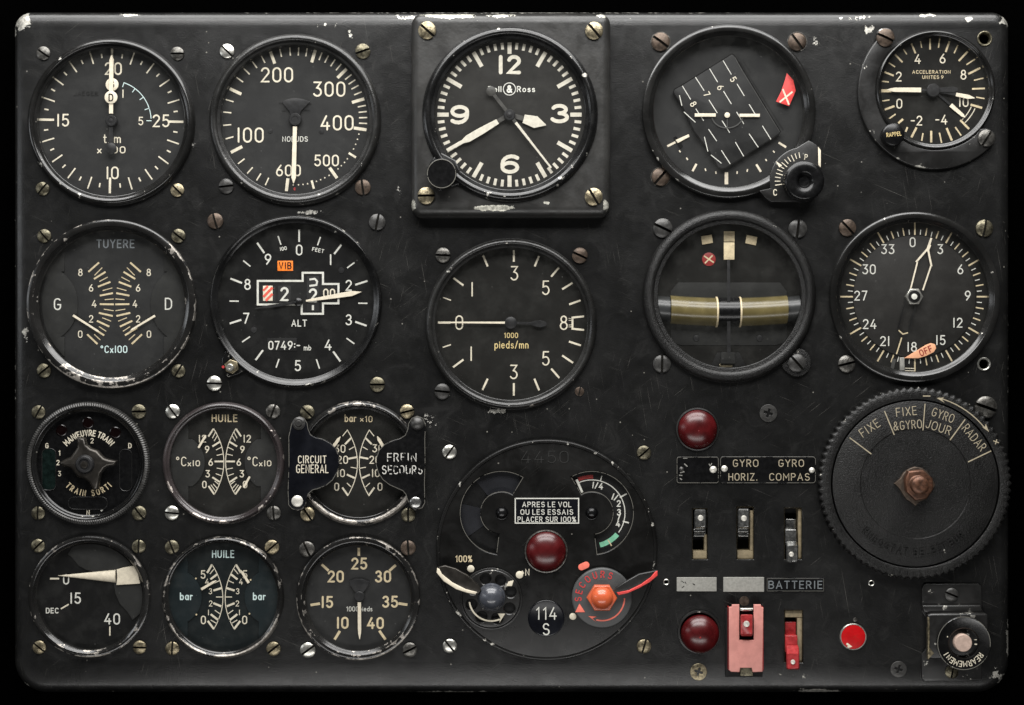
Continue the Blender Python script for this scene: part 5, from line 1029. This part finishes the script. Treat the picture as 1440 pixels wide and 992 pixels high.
t.poly('hinge_pin', [Z(512, 352), Z(602, 352), Z(602, 372), Z(512, 372)], 'steel', 4, 13, 2)
lv = t.add('lever', loft(t, [(Z(522, 430)+Z(594, 535)+(2,)), (Z(518, 405)+Z(596, 535)+(14,)), (Z(517, 392)+Z(597, 530)+(26,)), (Z(522, 398)+Z(592, 522)+(28.5,))]), 'redplastic', ang=50)
t.lathe('white_dot', [(4.6, 28), (4, 29.4), (.1, 29.8)], 'rivet', *Z(557, 455), 20, parent=lv, cap1=False)
# red toggle
toggle('bare red toggle switch flipped down beside the salmon guard', (*Z(806, 366), *Z(922, 705)), [(*Z(812, 560), *Z(885, 690), -18), (*Z(815, 600), *Z(898, 745), 8), (*Z(818, 640), *Z(902, 752), 18), (*Z(824, 648), *Z(896, 746), 21)], [(*Z(808, 440), *Z(880, 525), -10), (*Z(810, 530), *Z(890, 640), 4)], Z(861, 704), 'redplastic', None, 3.6, extra=[Z(808, 367)+Z(921, 410)+(-4,), Z(888, 412)+Z(921, 700)+(-5,)])
# red button
t = Thing('push_button', 'flat bright red push button with chipped enamel', 'button', 1200, 896, z=4)
t.lathe('rim', [(18.8, -1), (18.8, 4), (18, 5), (17.2, 5), (16.9, 4.4)], 'steel', seg=64); t.lathe('cap', [(17, 4), (16.9, 4.7), (16, 5), (.1, 5)], 'brightred', seg=64, cap1=False)
t.dz = 5; t.marks([(Z(1215, 585), Z(1235, 600), Z(1222, 603), 3)], 'needle', name='enamel_chip', cap=True)
t.poly('locating_pin', [(a, b_) for a, b_ in circ(*Z(1267, 426), 3, 12)], 'steel_dark', -1, 1.2, .3)

# ================================================================== heading selector disc
Z = zoomed(1140, 530, 3.42); ZS = 16
t = Thing('course_selector', 'huge crackle-black selector disc marked FIXE, GYRO JOUR and RADAR', 'selector', 1287.5, 680.5, z=ZS); t.dz = ZS
k = kk(ZS); NS = 82
def scal(i, j): return 1 if j == 0 else (1+0.0085*math.cos(2*math.pi*i*NS/(NS*6)) if j >= 2 else 1)
t.lathe('scalloped_ring', [(118.6*k, 0), (118.8*k, ZS-.6), (120*k, ZS), (130*k, ZS), (133.4*k, ZS-1.2), (134.6*k, ZS-4), (134.6*k, 1), (131*k, -1)], 'wrinkle', seg=NS*6, cap1=False, zc=ZS, rmod=lambda i, j: (1+0.013*math.cos(2*math.pi*i/6)) if j >= 4 else 1, wear=[0, .1, .1, .1, 1.0, 1.0, .4, 0], wang=lambda a: .9, ang=60)
t.lathe('dial_disc', [(116.8*k, 0), (116.4*k, ZS-1), (115.2*k, ZS-.4), (78*k, ZS-.4), (77*k, ZS-1.6), (.1, ZS-1.6)], 'wrinkle', seg=128, cap1=False, zc=ZS, wear=[0, .2, .2, .1, .3, 0])
t.marks([(Z(187, 293), Z(292, 372), 1.5), (Z(355, 165), Z(402, 280), 1.5), (Z(550, 130), Z(540, 258), 1.3), (Z(743, 205), Z(670, 305), 1.6), (Z(868, 357), Z(757, 410), 1.6)], 'legend', z=ZS-.3)
for s_, x, y, r_, W_ in (('FIXE', 283, 247, 34, 30), ('FIXE', 460, 167, 6, 29), ('&GYRO', 466, 232, 5, 40), ('GYRO', 637, 185, -20, 32), ('JOUR', 616, 243, -18, 36), ('RADAR', 787, 293, -50, 42)): t.text(s_, *Z(x, y), 12.5, 'legend', z=ZS-.3, sw=1.05, W=W_, rot=r_, name='lettering')
v_, f_ = arc_vf('RHEOSTAT SELECTEUR', 96, 228, 137, 10.5, 1.4, False, gap=.28); n_ = len(v_)
v_ = [(a+t.at(1287.5, 680.5, ZS)[0], b_+t.at(1287.5, 680.5, ZS)[1], ZS+1.9+c_) for a, b_, c_ in v_]; v_ += [(a, b_, ZS-1) for a, b_, c_ in v_]
ed = {}
for q in f_:
    for i in range(len(q)): e = (q[i], q[(i+1) % len(q)]); ed[e] = 1
f_ = list(f_)+[(b_, a, a+n_, b_+n_) for (a, b_) in ed if (b_, a) not in ed]
t.add('embossed_lettering', (v_, f_), 'wrinkle', ang=30)
t.marks([tuple((1287.5+125*math.sin(math.radians(a)), 680.5-125*math.cos(math.radians(a))) for a in range(15, 53, 4))+(1.4,), (Z(540, 93), Z(576, 93), 1.6), (Z(878, 308), Z(905, 318), 1.4), (Z(895, 302), Z(888, 325), 1.4)], 'legend', z=ZS)
t.poly('arrow_head', [Z(606, 103), Z(640, 100), Z(634, 113), Z(645, 126)], 'legend', ZS, ZS+.5); t.poly('arrow_head', [Z(858, 266), Z(826, 243), Z(840, 240), Z(842, 226)], 'legend', ZS, ZS+.5)
wl = t.poly('lock_washer', [Z(*p) for p in ((403, 515), (432, 490), (448, 462), (480, 440), (505, 433), (538, 440), (560, 455), (585, 490), (600, 520), (580, 560), (555, 590), (525, 602), (505, 622), (485, 605), (460, 590), (440, 560), (425, 535))], 'rusty', ZS-1.6, ZS+5, 1.2)
nt = t.poly('hex_nut', [Z(*p) for p in ((470, 455), (540, 448), (588, 490), (592, 540), (560, 588), (505, 597), (462, 555), (455, 495))], 'rust', ZS+4, ZS+17, 2.5)
t.lathe('threaded_bolt', [(14.5, ZS+16), (12.5, ZS+17.5)]+[(11.5+(.7 if i % 2 else 0), ZS+18+i*1.3) for i in range(12)]+[(9.5, ZS+34.5), (4, ZS+35), (.1, ZS+34)], 'rust', *Z(517, 520), 40, cap1=False, zc=ZS+18)
t.screw(1386.5, 573, 15.5, -22, 'steel_dark')

# ================================================================== reset breaker
Z = zoomed(1230, 790, 4.96)
t = Thing('reset_breaker', 'REARMEMENT push breaker with copper button on a raised bracket', 'circuit breaker', 1352, 896, z=0); t.dz = 0
t.poly('bracket_plate', [Z(*p) for p in ((330, 195), (345, 160), (360, 155), (725, 155), (745, 175), (748, 320), (748, 815), (735, 832), (350, 835), (330, 815), (330, 645), (365, 600), (365, 400), (330, 350))], 'satin', -1, 4, 1, wear=1.0)
hat = t.poly('bracket_hat', [Z(*p) for p in ((370, 372), (395, 362), (770, 360), (792, 372), (797, 470), (795, 600), (740, 680), (380, 682), (372, 600))], 'satin', 3, 16, 3.5, wear=1.25)
t.poly('bracket_slope', [Z(*p) for p in ((332, 305), (740, 305), (762, 362), (372, 366), (340, 350))], 'satin', 3, 9, 2.5, parent=hat, wear=.9)
t.poly('bare_edge', [Z(*p) for p in ((371, 385), (384, 395), (384, 600), (415, 640), (372, 684))], 'brass', 9, 16.4, .5, parent=hat)
t.lathe('collar', [(37.2, 15), (37.8, 22), (37.4, 23.4), (36.4, 24), (34.5, 23.4), (22, 22.6), (20.5, 21), (20.2, 12)], 'bezel_gloss', *Z(623, 570), 80, cap1=False, zc=22, wear=[0, .5, .5, .4, 0, 0, 0, 0])
t.lathe('well', [(.1, 13), (20.4, 13)], 'void', *Z(620, 570), 32, cap1=False); t.lathe('reset_button', [(12.3, 12), (12.3, 27), (11.4, 28.2), (.1, 28.6)], 'copper', *Z(617, 568), 48, cap1=False, zc=26)
x_, y_ = Z(623, 570); t.marks([tuple((x_+37*math.sin(math.radians(a)), y_-37*math.cos(math.radians(a))) for a in range(0, 361, 5))+(.9,)], 'edgewear_glint', z=24, name='worn_glint_edge')  # broken bright ring on the collar rim
t.arctext('REARMEMENT', *Z(622, 570), 29, 122, 243, 8.6, 'lume', z=22.9, sw=1.15, outward=True, wx=.95)
t.marks([(Z(508, 520), Z(508, 528), 1.4), (Z(697, 545), Z(712, 545), .9), (Z(697, 576), Z(714, 577), 1.6)], 'lume', z=22.7)
t.screw(*Z(540, 232), 9.5, -25, 'blackscrew', z=4); t.screw(*Z(540, 772), 9.3, 85, 'olive', z=4)

# ================================================================== the panel itself
P_ = Thing('instrument_panel', 'black painted metal instrument panel with chipped rounded edges', 'panel', 720, 496, z=0)
hs = []
for h in HOLES:
    if isinstance(h, tuple): hs.append(circ(h[0], h[1], h[2], 48))
    else: hs.append(h)
hs.append(circ(1384.8, 54.5, 7.6, 28))
for X, Y in ((937, 819), (1225.6, 820.5)): hs.append(circ(X, Y, 2.6, 14))
P_.poly('panel_plate', rrect(17.5, -15.5, 1421.5, -976, (24, 24, 46, 46), 10) and [(a, -b_) for a, b_ in rrect(17.5, -15.5, 1421.5, -976, (24, 24, 46, 46), 10)], 'panel', -58, 0, 14, holes=hs)
P_.lathe('eyelet', [(10.6, -1), (10.6, 1.2), (9.8, 1.8), (8.6, 1.6), (7.4, 0), (7.2, -8)], 'olive', 1384.8, 54.5, 40, cap1=False, zc=1)
for X, Y in ((937, 819), (1225.6, 820.5)): P_.lathe('eyelet', [(4.4, -.5), (4.4, .8), (3.6, 1.2), (2.7, .6), (2.5, -6)], 'steel', X, Y, 24, cap1=False, zc=1)
def phillips(X, Y, r, mat, lab):
    cr_ = []
    w_, l_ = r*.13, r*.5
    for dx, dy in ((w_, l_), (w_, w_), (l_, w_), (l_, -w_), (w_, -w_), (w_, -l_), (-w_, -l_), (-w_, -w_), (-l_, -w_), (-l_, w_), (-w_, w_), (-w_, l_)):
        a = math.radians(18); cr_.append((X+dx*math.cos(a)-dy*math.sin(a), Y+dx*math.sin(a)+dy*math.cos(a)))
    o = P_.poly('cross_head_screw', circ(X, Y, r, 32), mat, -1, 1.4, .6, holes=[cr_], label=lab)
    P_.lathe('cross_recess', [(.1, -.3), (r*.6, -.3)], 'void', X, Y, 16, parent=o, cap1=False)
phillips(1080.7, 581.4, 12.5, 'blackscrew', 'black cross-head screw above the GYRO plate'); phillips(982.5, 945.3, 12, 'brass', 'pale brass cross-head screw below the lower lamp'); phillips(1263.9, 941.6, 11.5, 'blackscrew', 'dull cross-head screw beside the reset breaker')
# black backdrop sheet added beneath the panel
me = mesh('backdrop', ([(-6000, -6000, -60), (6000, -6000, -60), (6000, 6000, -60), (-6000, 6000, -60)], [(0, 1, 2, 3)]), smooth=False)
bd = bpy.data.objects.new('backdrop', me); COL.objects.link(bd); me.materials.append(M['cloth']); bd['kind'] = 'structure'
